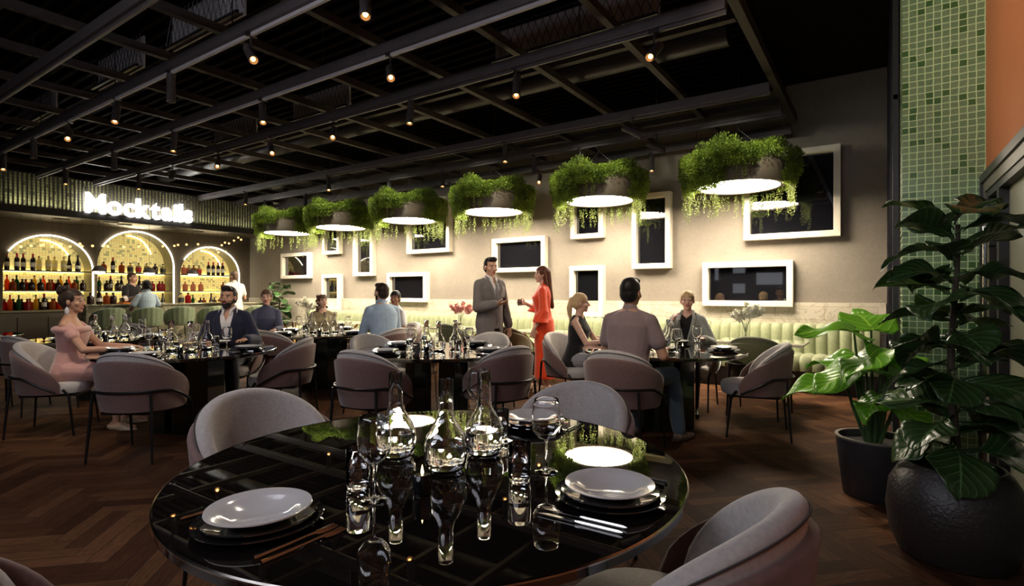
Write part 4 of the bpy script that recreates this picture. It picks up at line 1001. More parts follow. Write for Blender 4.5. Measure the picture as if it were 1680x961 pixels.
def person(name_label, loc, rz, sex='m', pose='sit', s=1.0, lean=0.0, head=(0, 0), skin='fair', hair=('short', 'dark'), beard=None,
           top=('shirt', M['pad'], 'long'), jacket=None, legs=('pants', M['leg']), shoes=M['leg'], hands=None, knees=None, feet=None, tie=None, vox=0.0065, extra=None, group=None, seat=0.487, shoulders_twist=0.0):
    """a person facing local +y, right hand at +x. hands: (right, left) wrist targets in local metres"""
    t = thing('person', name_label, 'person', (loc[0], loc[1], loc[2] if len(loc) > 2 else 0), rz, group)
    f = sex == 'f'; k = s
    hipz = seat + 0.095 * k if pose == 'sit' else 0.93 * k
    H = V((0, 0, hipz)); sp = V((0, math.sin(lean), math.cos(lean))); fw = V((0, math.cos(lean), -math.sin(lean)))
    X = V((1, 0, 0)); tw = Matrix.Rotation(shoulders_twist, 3, sp); XS = tw @ X; fS = tw @ fw
    LT = (0.50 if not f else 0.47) * k     # hip to shoulder line
    SH = H + sp * LT; NB = H + sp * (LT + 0.035 * k)
    sw = (0.168 if not f else 0.140) * k
    hy, hp = head
    HR = Matrix.Rotation(hy, 3, 'Z') @ Matrix.Rotation(hp, 3, 'X')
    HC = NB + sp * 0.0 + V((0, 0.018, 0.0)) + V((0, 0, 0.133 * k)) ; hk = k * (1.0 if not f else 0.95)
    def hl(p): return HC + HR @ (V(p) * hk)
    # ----- torso rings (half width, half depth, forward offset)
    if not f: TR_ = [(-0.10, .165, .115, -.01), (-0.03, .172, .120, -.01), (0.08, .160, .108, 0), (0.18, .152, .105, .005), (0.30, .175, .118, .01), (0.40, .182, .118, .005), (0.46, .150, .095, -.005), (0.515, .090, .068, -.005), (0.545, .06, .06, 0)]
    else: TR_ = [(-0.10, .165, .120, -.01), (-0.03, .175, .125, -.01), (0.07, .155, .105, 0), (0.17, .125, .090, .005), (0.28, .145, .110, .018), (0.34, .150, .118, .02), (0.41, .135, .088, 0), (0.455, .105, .066, -.005), (0.49, .07, .052, -.005), (0.515, .048, .048, 0)]
    def torso(mb, inf=0.0, z0=-1, z1=1, scale_low=None):
        rs = []
        for h, w, d, off in TR_:
            if h < z0 or h > z1: continue
            q = min(1, max(0, h / 0.4)); xa = (X * (1 - q) + XS * q).normalized(); fa = (fw * (1 - q) + fS * q).normalized()
            rs.append(ringpts(H + sp * h * k + fa * off * k, xa * (w * k + inf), fa * (d * k + inf), 20))
        mb.rings(rs)
    # ----- arms
    arms = []
    if hands is None: hands = (V((0.19, 0.33, hipz + 0.12)), V((-0.19, 0.33, hipz + 0.12))) if pose == 'sit' else (V((0.26, 0.02, 0.80 * k)), V((-0.26, 0.02, 0.80 * k)))
    for sg_, tgt in ((1, hands[0]), (-1, hands[1])):
        S = SH + XS * sg_ * sw - sp * 0.055 * k; W0 = V(tgt[:3]) if not isinstance(tgt, dict) else V(tgt['w'])
        pole = V((sg_ * 0.45, -0.5, -0.8))
        pn = V((-sg_ * 0.2, 0, -1)); fd = None; curl = 0.7
        if isinstance(tgt, dict):
            pole = V(tgt.get('pole', pole)); pn = V(tgt.get('palm', pn)); fd = tgt.get('fd'); curl = tgt.get('curl', curl)
        E, W = ik(S, W0, 0.285 * k, 0.255 * k, pole)
        arms.append((sg_, S, E, W, pn, V(fd) if fd else (W - E).normalized(), curl))
    mf = 1.0 if not f else 0.84
    def arm(mb, a, inf=0.0, to=2.0, flare=0.0):
        sg_, S, E, W, pn, fd, curl = a
        mb.ell(S, (0.050 * k * mf + inf * .7,) * 3)
        mb.cap(S + sp * 0.012 * k, NB - sp * 0.03 * k + XS * sg_ * 0.035 * k, 0.040 * k * mf + inf * .7, 0.040 * k * mf + inf * .5)
        if flare > 0.05:
            r = 0.050 * k * mf + inf; mb.cap(S, S.lerp(E, 0.6), r, r); e2 = E.lerp(W, 0.30)
            mb.tube([S.lerp(E, 0.5), E, e2, e2 + (e2 - E) * 0.15 + V((0, 0, -0.06))], [r * 0.95, r + 0.012, r + 0.035, r + 0.055], 14)
        elif to <= 1:
            e = S.lerp(E, to); mb.cap(S, e, 0.050 * k * mf + inf, (0.050 - 0.010 * to) * k * mf + inf + flare)
        else:
            mb.cap(S, E, 0.050 * k * mf + inf, 0.040 * k * mf + inf)
            e = E.lerp(W, to - 1); mb.cap(E, e, 0.041 * k * mf + inf, (0.041 - 0.014 * (to - 1)) * k * mf + inf + flare)
    def hand(mb, a):
        sg_, S, E, W, pn, fd, curl = a
        fd = fd.normalized(); pn = (pn - fd * pn.dot(fd)).normalized(); sd = fd.cross(pn) * 1.0
        if sd.dot(X) * sg_ > 0: pass
        hs = k * (1.0 if not f else 0.9)
        Mx = Matrix((sd, fd, pn)).transposed()
        mb.ell(W + fd * 0.045 * hs, (0.040 * hs, 0.052 * hs, 0.0155 * hs), Mx)
        mb.cap(W - fd * 0.01, W + fd * 0.03 * hs, 0.025 * hs, 0.024 * hs)
        thumb_side = -sg_ if pn.z < 0 else sg_
        ts = sd * (1 if (sd.x * thumb_side) > 0 else -1) if abs(sd.x) > 0.2 else sd
        for q, (o, L) in enumerate(((-0.031, 0.058), (-0.0105, 0.074), (0.0105, 0.078), (0.031, 0.069))):
            if False: pass
            b = W + fd * 0.082 * hs + ts * o * hs * 1.05; d = (fd + ts * o * 3.2).normalized(); p = b
            for j, fr_ in enumerate((0.42, 0.32, 0.26)):
                ang = curl * (0.5 + 0.5 * j) * 0.6
                dd = (d * math.cos(ang) + pn * math.sin(ang)).normalized(); q2 = p + dd * L * fr_ * hs
                mb.cap(p, q2, (0.0092 - 0.0008 * j) * hs, (0.0086 - 0.0009 * j) * hs, 8); p = q2; d = dd
        b = W + fd * 0.02 * hs + ts * 0.028 * hs; d = (fd * 0.65 + ts * 0.65 + pn * 0.35).normalized(); p = b + d * 0.045 * hs
        mb.cap(b, p, 0.013 * hs, 0.0105 * hs, 8); d2 = (fd * 0.9 + ts * 0.15 + pn * 0.35).normalized(); mb.cap(p, p + d2 * 0.032 * hs, 0.0105 * hs, 0.009 * hs, 8)
    # ----- legs
    L = []
    for q, sg_ in enumerate((1, -1)):
        hj = H + V((sg_ * 0.09 * k, 0, -0.02))
        if pose == 'sit':
            kn = V((sg_ * 0.13, 0.43 * k, hipz - 0.0)) if not knees else V(knees[q]); an = V((kn.x, kn.y - 0.02, 0.085)) if not feet else V(feet[q])
        else:
            kn = V((sg_ * 0.095, 0.01, 0.50 * k)) if not knees else V(knees[q]); an = V((sg_ * 0.10, -0.02, 0.085)) if not feet else V(feet[q])
        L.append((sg_, hj, kn, an))
    def leg(mb, l, inf=0.0, to=2.0, wide=0.0):
        sg_, hj, kn, an = l
        mb.cap(hj, kn, 0.083 * k + inf, 0.056 * k + inf + wide * .4)
        if to > 1:
            e = kn.lerp(an, to - 1); m_ = kn.lerp(e, 0.35) + V((0, -0.012, 0)); mb.cap(kn, m_, 0.055 * k + inf, 0.054 * k + inf + wide); mb.cap(m_, e, 0.053 * k + inf + wide, 0.034 * k + inf + wide)
    def foot(mb, l, inf=0.0, heel=0.0):
        sg_, hj, kn, an = l; a0 = V((an.x, an.y, an.z)); out = V((sg_ * 0.03, 0, 0))
        g = an.z - 0.085
        mb.cap(a0 + V((0, -0.035, -0.045)), a0 + V((0, 0.06, -0.050)) + out, 0.034 + inf, 0.036 + inf); mb.cap(a0 + V((0, 0.06, -0.052 - heel * .5)) + out, a0 + V((0, 0.155, -0.060 - heel)) + out * 2, 0.034 + inf, 0.022 + inf)
        mb.cap(a0, a0 + V((0, -0.02, -0.04)), 0.033, 0.034 + inf)
    # ----- body mesh
    b = MB(); torso(b)
    b.cap(NB - sp * 0.03, hl((0, -0.012, -0.055)), 0.056 * k * (1 if not f else .85), 0.050 * k * (1 if not f else .88))
    b.ell(hl((0, -0.012, 0.030)), (0.074 * hk, 0.092 * hk, 0.086 * hk), HR)
    b.ell(hl((0, 0.022, -0.022)), (0.062 * hk, 0.066 * hk, 0.078 * hk), HR)
    b.ell(hl((0, 0.032, -0.070)), (0.046 * hk, 0.048 * hk, 0.038 * hk), HR)
    b.ell(hl((0, 0.066, -0.096)), (0.020 * hk, 0.018 * hk, 0.016 * hk), HR)
    b.cap(hl((0, 0.084, 0.012)), hl((0, 0.106, -0.028)), 0.0075 * hk, 0.0125 * hk, 8); b.ell(hl((0, 0.093, -0.033)), (0.018 * hk, 0.012 * hk, 0.009 * hk), HR)
    b.cap(hl((-0.036, 0.068, 0.026)), hl((0.036, 0.068, 0.026)), 0.013 * hk, 0.013 * hk, 8)
    b.cap(hl((-0.018, 0.082, -0.058)), hl((0.018, 0.082, -0.058)), 0.0068 * hk, 0.0068 * hk, 8); b.cap(hl((-0.014, 0.080, -0.067)), hl((0.014, 0.080, -0.067)), 0.0075 * hk, 0.0075 * hk, 8)
    for q in (-1, 1):
        b.ell(hl((q * 0.042, 0.052, -0.025)), (0.024 * hk, 0.022 * hk, 0.022 * hk), HR)
        b.ell(hl((q * 0.076, -0.008, -0.010)), (0.010 * hk, 0.019 * hk, 0.031 * hk), HR)
    for a in arms: arm(b, a); hand(b, a)
    for l in L: leg(b, l, -0.004); foot(b, l)
    HI = HR.transposed()
    hcol = HAIRC[hair[1]] if hair else HAIRC['dark']
    def rec(p):
        q = (HI @ (p - HC)) / hk
        if q.y > 0.055:
            if 0.014 < abs(q.x) < 0.050 and 0.024 < q.z < 0.034: return 1
            if abs(q.x) < 0.023 and -0.073 < q.z < -0.051 and q.y > 0.075: return 2
        return 0
    remesh(b, 'body', [SKIN[skin], hcol, LIP], vox, 2, None, t, rec)
    for q in (-1, 1):
        e = MB().ell(hl((q * 0.031, 0.0735, 0.007)), (0.0108 * hk,) * 3, n=12).obj('eye', EYEW, t)
        MB().ell(hl((q * 0.031, 0.0805, 0.007)), (0.0072 * hk, 0.0048 * hk, 0.0072 * hk), HR, n=10, m=6).obj('iris', IRIS, e)
    # ----- hair
    if hair and hair[0] != 'none':
        h = MB(); st = hair[0]
        h.ell(hl((0, -0.020, 0.040)), (0.080 * hk, 0.095 * hk, 0.088 * hk), HR, n=20, m=14)
        h.ell(hl((0, -0.045, -0.005)), (0.074 * hk, 0.066 * hk, 0.080 * hk), HR)
        if f: h.ell(hl((0, -0.012, 0.038)), (0.084 * hk, 0.097 * hk, 0.090 * hk), HR, n=20, m=14)
        if st in ('short', 'quiff'): h.ell(hl((0, 0.040, 0.095)), (0.060 * hk, 0.045 * hk, 0.030 * hk), HR); 
        if st == 'quiff': h.ell(hl((0, 0.050, 0.110)), (0.055 * hk, 0.040 * hk, 0.026 * hk), HR)
        if st == 'bun':
            h.ell(hl((0, -0.085, 0.105)), (0.062 * hk, 0.058 * hk, 0.055 * hk), HR); h.ell(hl((0.03, -0.05, 0.125)), (0.035 * hk,) * 3, HR); h.ell(hl((-0.03, -0.10, 0.13)), (0.03 * hk,) * 3, HR); h.ell(hl((0, -0.07, 0.02)), (0.078 * hk, 0.055 * hk, 0.08 * hk), HR)
        if st == 'long':
            h.cap(hl((0, -0.065, 0.03)), hl((0.0, -0.085, -0.12)), 0.068 * hk, 0.062 * hk); h.cap(hl((0.0, -0.085, -0.12)), NB + V((0, -0.12, -0.30 * k)), 0.060 * hk, 0.030 * hk)
            for q in (-1, 1): h.cap(hl((q * 0.062, -0.01, 0.04)), hl((q * 0.060, -0.05, -0.15)), 0.030 * hk, 0.028 * hk)
        if st == 'pony':
            h.ell(hl((0, -0.105, 0.055)), (0.022 * hk,) * 3, HR); h.cap(hl((0, -0.115, 0.05)), hl((0, -0.140, -0.06)), 0.026 * hk, 0.036 * hk); h.cap(hl((0, -0.140, -0.06)), hl((0, -0.125, -0.24)), 0.036 * hk, 0.014 * hk)
        if st == 'tied': h.ell(hl((0, -0.105, -0.03)), (0.035 * hk, 0.03 * hk, 0.035 * hk), HR)
        if st == 'curly':
            rnd = random.Random(5)
            for _ in range(46):
                a = rnd.uniform(0, 2 * PI); zz = rnd.uniform(-0.17, 0.11); rr = 0.085 if zz < 0.03 else 0.07
                px, py = rr * math.cos(a), rr * math.sin(a) - 0.02
                if py > 0.035 and zz < 0.07: continue
                h.ell(hl((px, py, zz)), (0.024 * hk,) * 3, HR, n=8, m=6)
        zc = {'short': 0.060, 'quiff': 0.070, 'bun': 0.062, 'long': 0.052, 'pony': 0.05, 'curly': 0.045, 'tied': 0.048, 'buzz': 0.055}[st]
        def hcut(p):
            q = (HI @ (p - HC)) / hk
            if q.y > 0.015 and q.z < zc and abs(q.x) < 0.068 - (0.0 if st not in ('long', 'curly') else 0.006): return True
            if q.y > -0.02 and q.z < -0.005 and st in ('short', 'buzz', 'quiff', 'bun', 'pony', 'tied') and q.y > -0.03: return True
            if q.z < -0.075 and st in ('short', 'buzz', 'quiff'): return True
            return False
        ho = remesh(h, 'hair', hcol, 0.006, 2, hcut, t)
    if beard:
        bb = MB(); bb.ell(hl((0, 0.034, -0.074)), (0.053 * hk, 0.056 * hk, 0.044 * hk), HR); bb.ell(hl((0, 0.066, -0.100)), (0.030 * hk, 0.026 * hk, 0.024 * hk), HR)
        for q in (-1, 1): bb.cap(hl((q * 0.052, 0.020, -0.055)), hl((q * 0.064, 0.0, 0.0)), 0.018 * hk, 0.010 * hk, 8)
        bb.cap(hl((-0.022, 0.088, -0.046)), hl((0.022, 0.088, -0.046)), 0.0065 * hk, 0.0065 * hk, 8)
        def bc_(p):
            q = (HI @ (p - HC)) / hk
            return (abs(q.x) < 0.020 and -0.070 < q.z < -0.052 and q.y > 0.05) or (q.z > -0.038 and abs(q.x) < 0.045)
        remesh(bb, 'beard', HAIRC[beard], 0.006, 2, bc_, t)
    # ----- clothes
    kind, mt, slv = top; c = MB()
    SL = {'none': None, 'cap': 0.32, 'short': 0.62, 'elbow': 0.95, 'long': 1.93}
    vneck = kind in ('shirt',)
    def frontv(p, depth, width, y0=0.0):
        q = p - NB; zz = q.dot(sp); xx = q.dot(XS); yy = q.dot(fS)
        return yy > y0 and -depth < zz < 0.2 and abs(xx) < width * (1 + zz / depth)
    if kind == 'offshoulder':
        torso(c, 0.012, -1, 0.36 if not f else 0.35)
        for a in arms: c.cap(a[1].lerp(a[2], 0.10) - XS * a[0] * 0.02, a[1].lerp(a[2], 0.42), 0.060 * k, 0.056 * k)
        c.tube([H + sp * 0.375 * k + XS * (0.175 * k * math.cos(q)) + fS * (0.115 * k * math.sin(q) + 0.01) for q in [2 * PI * j / 28 for j in range(28)]], 0.032, 10, cyc=True)
        remesh(c, 'dress_bodice', mt, 0.008, 3, None, t)
    else:
        torso(c, 0.014, -1, 0.53)
        if kind != 'tank': c.cap(NB - sp * 0.05 * k, NB - sp * 0.0, 0.085 * k * mf, 0.066 * k * mf)
        if SL[slv]:
            for a in arms: arm(c, a, 0.013 if kind != 'loose' else 0.018, SL[slv], (0.075 if kind == 'flared' else 0.010 if slv in ('short', 'cap') else 0.0))
        cutf = (lambda p: frontv(p, 0.12, 0.055)) if kind == 'shirt' else (lambda p: frontv(p, 0.06, 0.075)) if kind in ('tee', 'tank', 'flared') else None
        if kind == 'tank': cutf0 = cutf; cutf = lambda p: cutf0(p) or (p - NB).dot(sp) > -0.012 or (abs((p - SH).dot(XS)) > sw * 0.86 and (p - SH).dot(sp) > -0.09 * k)
        remesh(c, {'shirt': 'shirt', 'tee': 't_shirt', 'tank': 'sleeveless_top', 'flared': 'dress_bodice', 'loose': 'sweater'}.get(kind, 'top'), mt, 0.008, 3, cutf, t)
        if kind == 'shirt' :
            co = MB()
            for q in (-1, 1): co.tube([NB + sp * 0.035 * k - fS * 0.055 * k + XS * q * 0.01, NB + sp * 0.030 * k + XS * q * 0.066 * k, NB - sp * 0.005 + XS * q * 0.040 * k + fS * 0.070 * k, NB - sp * 0.055 * k + XS * q * 0.035 * k + fS * 0.098 * k], [0.015, 0.016, 0.016, 0.006], 8)
            co.obj('collar', mt, t)
    if jacket:
        jm = jacket; c = MB(); torso(c, 0.026)
        if pose == 'stand':
            c.rings([ringpts(H + sp * z * k, X * (w * k + 0.035), fw * (d * k + 0.035), 20) for z, w, d in ((-0.20, 0.152, 0.112), (-0.12, 0.152, 0.112), (0.0, 0.148, 0.108), (0.1, 0.140, 0.100))])
        c.cap(NB - sp * 0.06 * k, NB - sp * 0.02, 0.11 * k * mf, 0.072 * k * mf)
        for a in arms: arm(c, a, 0.024, 1.90, 0.006); c.ell(a[1] + V((0, 0, 0.002)), (0.066 * k * mf,) * 3)
        def jc(p):
            q = p - NB; zz = q.dot(sp); xx = q.dot(XS); yy = q.dot(fS)
            if (yy > 0.0) and zz > -0.37 * k and abs(xx) < 0.100 * k * (1 + zz / (0.37 * k)) + 0.004: return True
            if yy > 0 and zz < -0.50 * k and abs(xx) < 0.05 * (-zz / k - 0.50) * 6: return True
            return zz > 0.004
        jo = remesh(c, 'jacket', jm, 0.008, 3, jc, t)
        for q in (-1, 1):
            lp = MB(); a0 = NB + sp * 0.015 * k + XS * q * 0.062 * k; a1 = NB - sp * 0.14 * k + XS * q * 0.075 * k + fS * 0.138 * k; a2 = NB - sp * 0.36 * k + XS * q * 0.008 + fS * 0.150 * k
            a3 = NB - sp * 0.06 * k + XS * q * 0.085 * k + fS * 0.10 * k
            lp.tube([NB + sp * 0.018 * k - fS * 0.07 * k, a0, a3, a1, a2], [0.014, 0.016, 0.018, 0.020, 0.006], 8); lp.obj('lapel', jm, jo)
    if tie:
        tp = MB(); prev = []
        for z, w in ((-0.035, 0.018), (-0.065, 0.014), (-0.10, 0.020), (-0.22, 0.030), (-0.34, 0.036), (-0.38, 0.004)):
            c0 = NB + sp * z * k + fS * (0.098 + 0.055 * min(1, -z / 0.16)) * k
            prev.append([c0 - XS * w, c0 + fS * 0.008, c0 + XS * w, c0 - fS * 0.004])
        tp.rings(prev); tp.obj('tie', tie, t)
    lk, lm = legs
    c = MB()
    if lk in ('pants', 'jeans'):
        torso(c, 0.012, -1, 0.05 if not f else 0.08)
        for l in L: leg(c, l, 0.010, 1.97, 0.012)
        remesh(c, 'trousers', lm, 0.009, 3, None, t)
    elif lk == 'sitskirt':
        rs = []
        for q, (w, d) in enumerate(((0.185, 0.13), (0.20, 0.13), (0.215, 0.115), (0.225, 0.10), (0.215, 0.085))):
            y = q / 4 * 0.50 * k; rs.append(ringpts(V((0, y, hipz - 0.01 - 0.02 * q / 4)), X * (w * k + .012), V((0, 0.0, 1)) * d, 20))
        c.rings(rs); torso(c, 0.014, -1, 0.1); c.rings([ringpts(V((0, 0.44 * k, z)), X * w, V((0, 0.075 + 0.02, 0)), 20) for z, w in ((hipz + 0.05, 0.21), (hipz - 0.1, 0.215), (hipz - 0.22, 0.20))])
        remesh(c, 'skirt', lm, 0.010, 4, None, t)
    elif lk == 'longskirt':
        rs = [ringpts(V((0, -0.005 * q, z * k)), X * w * k, V((0, d * k, 0)), 24) for q, (z, w, d) in enumerate(((1.04, .135, .100), (0.96, .180, .138), (0.86, .192, .145), (0.70, .180, .135), (0.50, .170, .130), (0.32, .175, .140), (0.19, .19, .15)))]
        c.rings(rs); remesh(c, 'skirt', lm, 0.009, 3, None, t)
    for l in L:
        c = MB(); hl_ = 0.05 if shoes[1] == 'heel' else 0.0
        foot(c, l, 0.008, 0.0 if not hl_ else 0.03)
        so_ = remesh(c, 'shoe', shoes[0], 0.008, 1, (lambda p, l=l: p.z > l[3].z - 0.012) if not hl_ else (lambda p, l=l: p.z > l[3].z - 0.03), t)
        if hl_: MB().tube([l[3] + V((0, -0.045, -0.06)), V((l[3].x, l[3].y - 0.05, 0.0))], [0.016, 0.006], 8).obj('heel', shoes[0], so_)
    if extra: extra(t, dict(H=H, NB=NB, SH=SH, hl=hl, arms=arms, hk=hk, sp=sp))
    return t, dict(H=H, NB=NB, hl=hl, arms=arms, hk=hk)
def towards(loc, target): return face(target[0] - loc[0], target[1] - loc[1])
pink = clothm('dusty_pink_satin', (0.52, 0.27, 0.23), 0.55, 0.5); navy = clothm('navy_wool', (0.012, 0.014, 0.032)); white_sh = clothm('white_shirt_cloth', (0.62, 0.58, 0.58)); dkpants = clothm('dark_trousers_cloth', (0.012, 0.013, 0.02))
slate = clothm('slate_knit', (0.060, 0.062, 0.105)); lblue = clothm('light_blue_oxford', (0.36, 0.47, 0.60)); gsuit = clothm('grey_suit_wool', (0.130, 0.113, 0.108)); orange_c = clothm('orange_satin', (0.72, 0.060, 0.012), 0.5, 0.3)
blk = clothm('black_cotton', (0.012, 0.011, 0.012)); mauve = clothm('mauve_grey_cotton', (0.240, 0.175, 0.170)); denim = clothm('blue_denim', (0.05, 0.075, 0.11)); gjeans = clothm('grey_denim', (0.25, 0.24, 0.25)); greyblaz = clothm('grey_check_wool', (0.26, 0.27, 0.25))
floral = clothm('olive_floral_cloth', (0.30, 0.24, 0.13), var=0.5); cream = clothm('cream_cotton', (0.62, 0.58, 0.50), stripes=((0.25, 0.22, 0.2), 22)); paleblue = clothm('pale_blue_cotton', (0.42, 0.52, 0.60)); charcoal = clothm('charcoal_apron', (0.035, 0.033, 0.035)); tie_m = clothm('patterned_tie', (0.16, 0.14, 0.12), 0.5, 0.1, ((0.03, 0.07, 0.16), 40), 0.3)
whitewear = clothm('white_blouse_cloth', (0.68, 0.66, 0.66)); leather = plain('black_shoe_leather', (0.012, 0.011, 0.011), 0.25); beige_l = plain('beige_shoe_leather', (0.50, 0.38, 0.24), 0.4); brownshoe = plain('brown_canvas_shoe', (0.10, 0.065, 0.05), 0.6)
D = dict
def earrings(t, q):
    for s_ in (-1, 1):
        e = MB(); p = q['hl']((s_ * 0.086, -0.012, -0.045)); e.tube([p, p - V((0, 0, 0.012))], 0.003, 6); e.ell(p - V((0, 0, 0.045)), (0.006, 0.018, 0.034)); e.obj('earring', M['white_china'], t)
# 1 woman in pink
p = (-6.36, 1.92)
person('woman in off-shoulder dusty pink dress seated in profile at the left', p, face(0.58, 0.81), 'f', 'sit', 1.0, 0.02, (-0.12, 0.0), 'tan', ('bun', 'dark'), None, ('offshoulder', pink, 'none'), None, ('sitskirt', pink), (beige_l, 'heel'),
       (D(w=(0.14, 0.42, 0.775), palm=(0, 0, -1), fd=(-0.1, 1, -0.05), curl=0.4), D(w=(-0.10, 0.44, 0.775), palm=(0, 0, -1), fd=(0.1, 1, -0.05), curl=0.4)), extra=earrings, vox=0.006)
# 2 man in navy
p = (-6.09, 3.31)
person('bearded man in navy blazer and open white shirt seated behind the black table', p, face(0.72, -0.69), 'm', 'sit', 1.0, 0.06, (-0.25, 0.0), 'tan', ('quiff', 'black'), 'black', ('shirt', white_sh, 'long'), navy, ('pants', dkpants), (leather, ''),
       (D(w=(0.16, 0.36, 0.79), palm=(0, 0, -1), curl=0.5), D(w=(-0.24, 0.30, 0.79), palm=(0, 0, -1), curl=0.5)), feet=[(0.16, 0.30, 0.085), (-0.14, 0.42, 0.085)])
# 3 slate sweater woman
p = (-7.40, 4.56)
person('woman in slate blue long-sleeved top with hair tied back facing the camera', p, towards(p, (-2.0, 1.4)), 'f', 'sit', 1.02, 0.0, (-0.15, 0.0), 'fair', ('tied', 'brown'), None, ('loose', slate, 'long'), None, ('pants', dkpants), (leather, ''),
       (D(w=(0.14, 0.40, 0.785), palm=(0, 0, -1), curl=0.4), D(w=(-0.10, 0.42, 0.785), palm=(0, 0, -1), curl=0.4)), vox=0.008)
# 4 light blue shirt man
p = (-5.42, 5.02)
person('bearded man in light blue shirt seen from behind at the far middle table', p, face(-0.95, 0.30), 'm', 'sit', 1.08, 0.16, (0.25, 0.0), 'fair', ('short', 'dark'), 'dark', ('shirt', lblue, 'long'), None, ('pants', dkpants), (leather, ''),
       (D(w=(0.16, 0.40, 0.80), palm=(0, 0, -1)), D(w=(-0.14, 0.40, 0.80), palm=(0, 0, -1))), vox=0.008)
# 5 curly haired
p = (-7.26, 5.40)
person('curly-haired woman in olive patterned dress beyond the carafes, head turned right', p, towards(p, (-6.2, 4.8)), 'f', 'sit', 0.94, 0.18, (0.35, 0.1), 'fair', ('curly', 'brown'), None, ('tee', floral, 'short'), None, ('pants', floral), (leather, ''), None, vox=0.009)
# 6 partner
p = (-6.05, 5.86)
person('dark-haired woman in white blouse raising a hand, mostly behind the light blue shirt man', p, face(-0.1, -1), 'f', 'sit', 1.0, 0.05, (0.5, 0.0), 'brown', ('tied', 'black'), None, ('tee', whitewear, 'short'), None, ('pants', dkpants), (leather, ''),
       (D(w=(0.13, 0.22, 1.13), palm=(0, -1, 0.2), fd=(-0.3, -0.2, 1), pole=(0.3, 0.2, -1), curl=0.8), D(w=(-0.20, 0.33, 0.78), palm=(0, 0, -1))), vox=0.009)
# 7 standing suit man
p = (-4.12, 5.60)
suit_man = person('standing dark-haired man in grey suit and patterned tie, hands held in front', p, face(0.92, -0.22), 'm', 'stand', 1.02, 0.0, (-0.15, -0.12), 'tan', ('quiff', 'black'), None, ('shirt', white_sh, 'long'), gsuit, ('pants', gsuit), (leather, ''),
       (D(w=(0.10, 0.25, 1.16), palm=(-0.5, 0.2, 0.8), fd=(-0.6, 0.7, 0.15), pole=(0.5, -0.7, -0.8), curl=0.6), D(w=(-0.28, 0.06, 0.85), palm=(1, 0, 0), fd=(0, 0.15, -1), curl=0.5)), tie=tie_m)
# 8 orange woman
p = (-3.66, 6.16)
def clutch(t, q):
    a = q['arms'][1]; pass
orange_woman = person('standing long-haired woman in orange flared-sleeve dress holding a small glass', p, face(-0.70, -0.35), 'f', 'stand', 0.985, 0.0, (0.30, 0.0), 'fair', ('long', 'auburn'), None, ('flared', orange_c, 'elbow'), None, ('longskirt', orange_c), (beige_l, 'heel'),
       (D(w=(0.08, 0.24, 1.16), palm=(-1, 0, 0.2), fd=(-0.2, 1, 0.15), pole=(0.6, -0.4, -0.8), curl=0.8), D(w=(-0.22, 0.10, 0.84), palm=(1, 0, 0), fd=(0.1, 0.2, -1), curl=0.5)), feet=[(0.07, 0.05, 0.115), (-0.07, -0.05, 0.115)])
# 9 ponytail woman
p = (-2.82, 5.45)
person('woman in black sleeveless top with long ponytail seated and turned away', p, face(1, 0.18), 'f', 'sit', 0.96, 0.10, (0.35, 0.0), 'fair', ('pony', 'blonde'), None, ('tank', blk, 'none'), None, ('jeans', gjeans), (leather, ''),
       (D(w=(0.12, 0.42, 0.785), palm=(0, 0, -1), curl=0.4), D(w=(-0.10, 0.42, 0.785), palm=(0, 0, -1), curl=0.4)), vox=0.0065)
# 10 mauve man
p = (-1.76, 4.36)
person('broad man in mauve grey t-shirt seen from behind at the right table', p, face(0.03, 1), 'm', 'sit', 1.07, 0.10, (-0.05, 0.0), 'tan', ('short', 'black'), None, ('tee', mauve, 'short'), None, ('jeans', denim), (brownshoe, ''),
       (D(w=(0.20, 0.34, 0.80), palm=(0, 0, -1)), D(w=(-0.16, 0.36, 0.80), palm=(0, 0, -1))), feet=[(0.30, 0.42, 0.085), (-0.1, 0.45, 0.085)], knees=[(0.24, 0.40, 0.58), (-0.12, 0.44, 0.58)])
# 11 blonde
p = (-1.80, 6.27)
blonde = person('blonde woman in grey checked blazer holding a white cup, facing the camera', p, face(0.10, -1), 'f', 'sit', 0.99, 0.05, (0.20, 0.0), 'fair', ('tied', 'blonde'), None, ('tee', blk, 'long'), greyblaz, ('pants', dkpants), (leather, ''),
       (D(w=(0.12, 0.26, 0.98), palm=(-1, 0.1, 0), fd=(-0.35, 0.4, 0.8), pole=(0.5, -0.2, -1), curl=1.0), D(w=(-0.22, 0.30, 0.80), palm=(0, 0, -1), curl=0.4)), vox=0.007)
cup = MB().lathe([(0, 0), (0.024, 0), (0.026, 0.003), (0.030, 0.055), (0.0285, 0.055), (0.025, 0.006), (0, 0.005)], 20).obj('coffee_cup', M['white_china']); cup.location = (-1.925, 5.93, 1.045); tag(cup, 'small white cup held up by the blonde woman', 'cup')
# glasses held by standing pair, cup held by the blonde woman
def in_hand(root, info, side, dz, off=0.035):
    sg_, S, E, W, pn, fd, curl = info['arms'][side]; fd = fd.normalized(); pn = (pn - fd * pn.dot(fd)).normalized()
    m = Matrix.Translation(root.location) @ Matrix.Rotation(root.rotation_euler[2], 4, 'Z'); p = m @ (W + fd * 0.085 + pn * off); return (p.x, p.y, p.z - dz)
g_ = dup(K['tumbler'], in_hand(*suit_man, 0, 0.05), 0, 'small glass of water held by the standing man in grey suit'); tag(g_, g_['label'], 'glass'); g_.scale = (0.8,) * 3
g_ = dup(K['tumbler'], in_hand(*orange_woman, 0, 0.05), 0, 'small glass held by the standing woman in orange'); tag(g_, g_['label'], 'glass'); g_.scale = (0.8,) * 3
cup.location = in_hand(*blonde, 0, 0.03, 0.04)
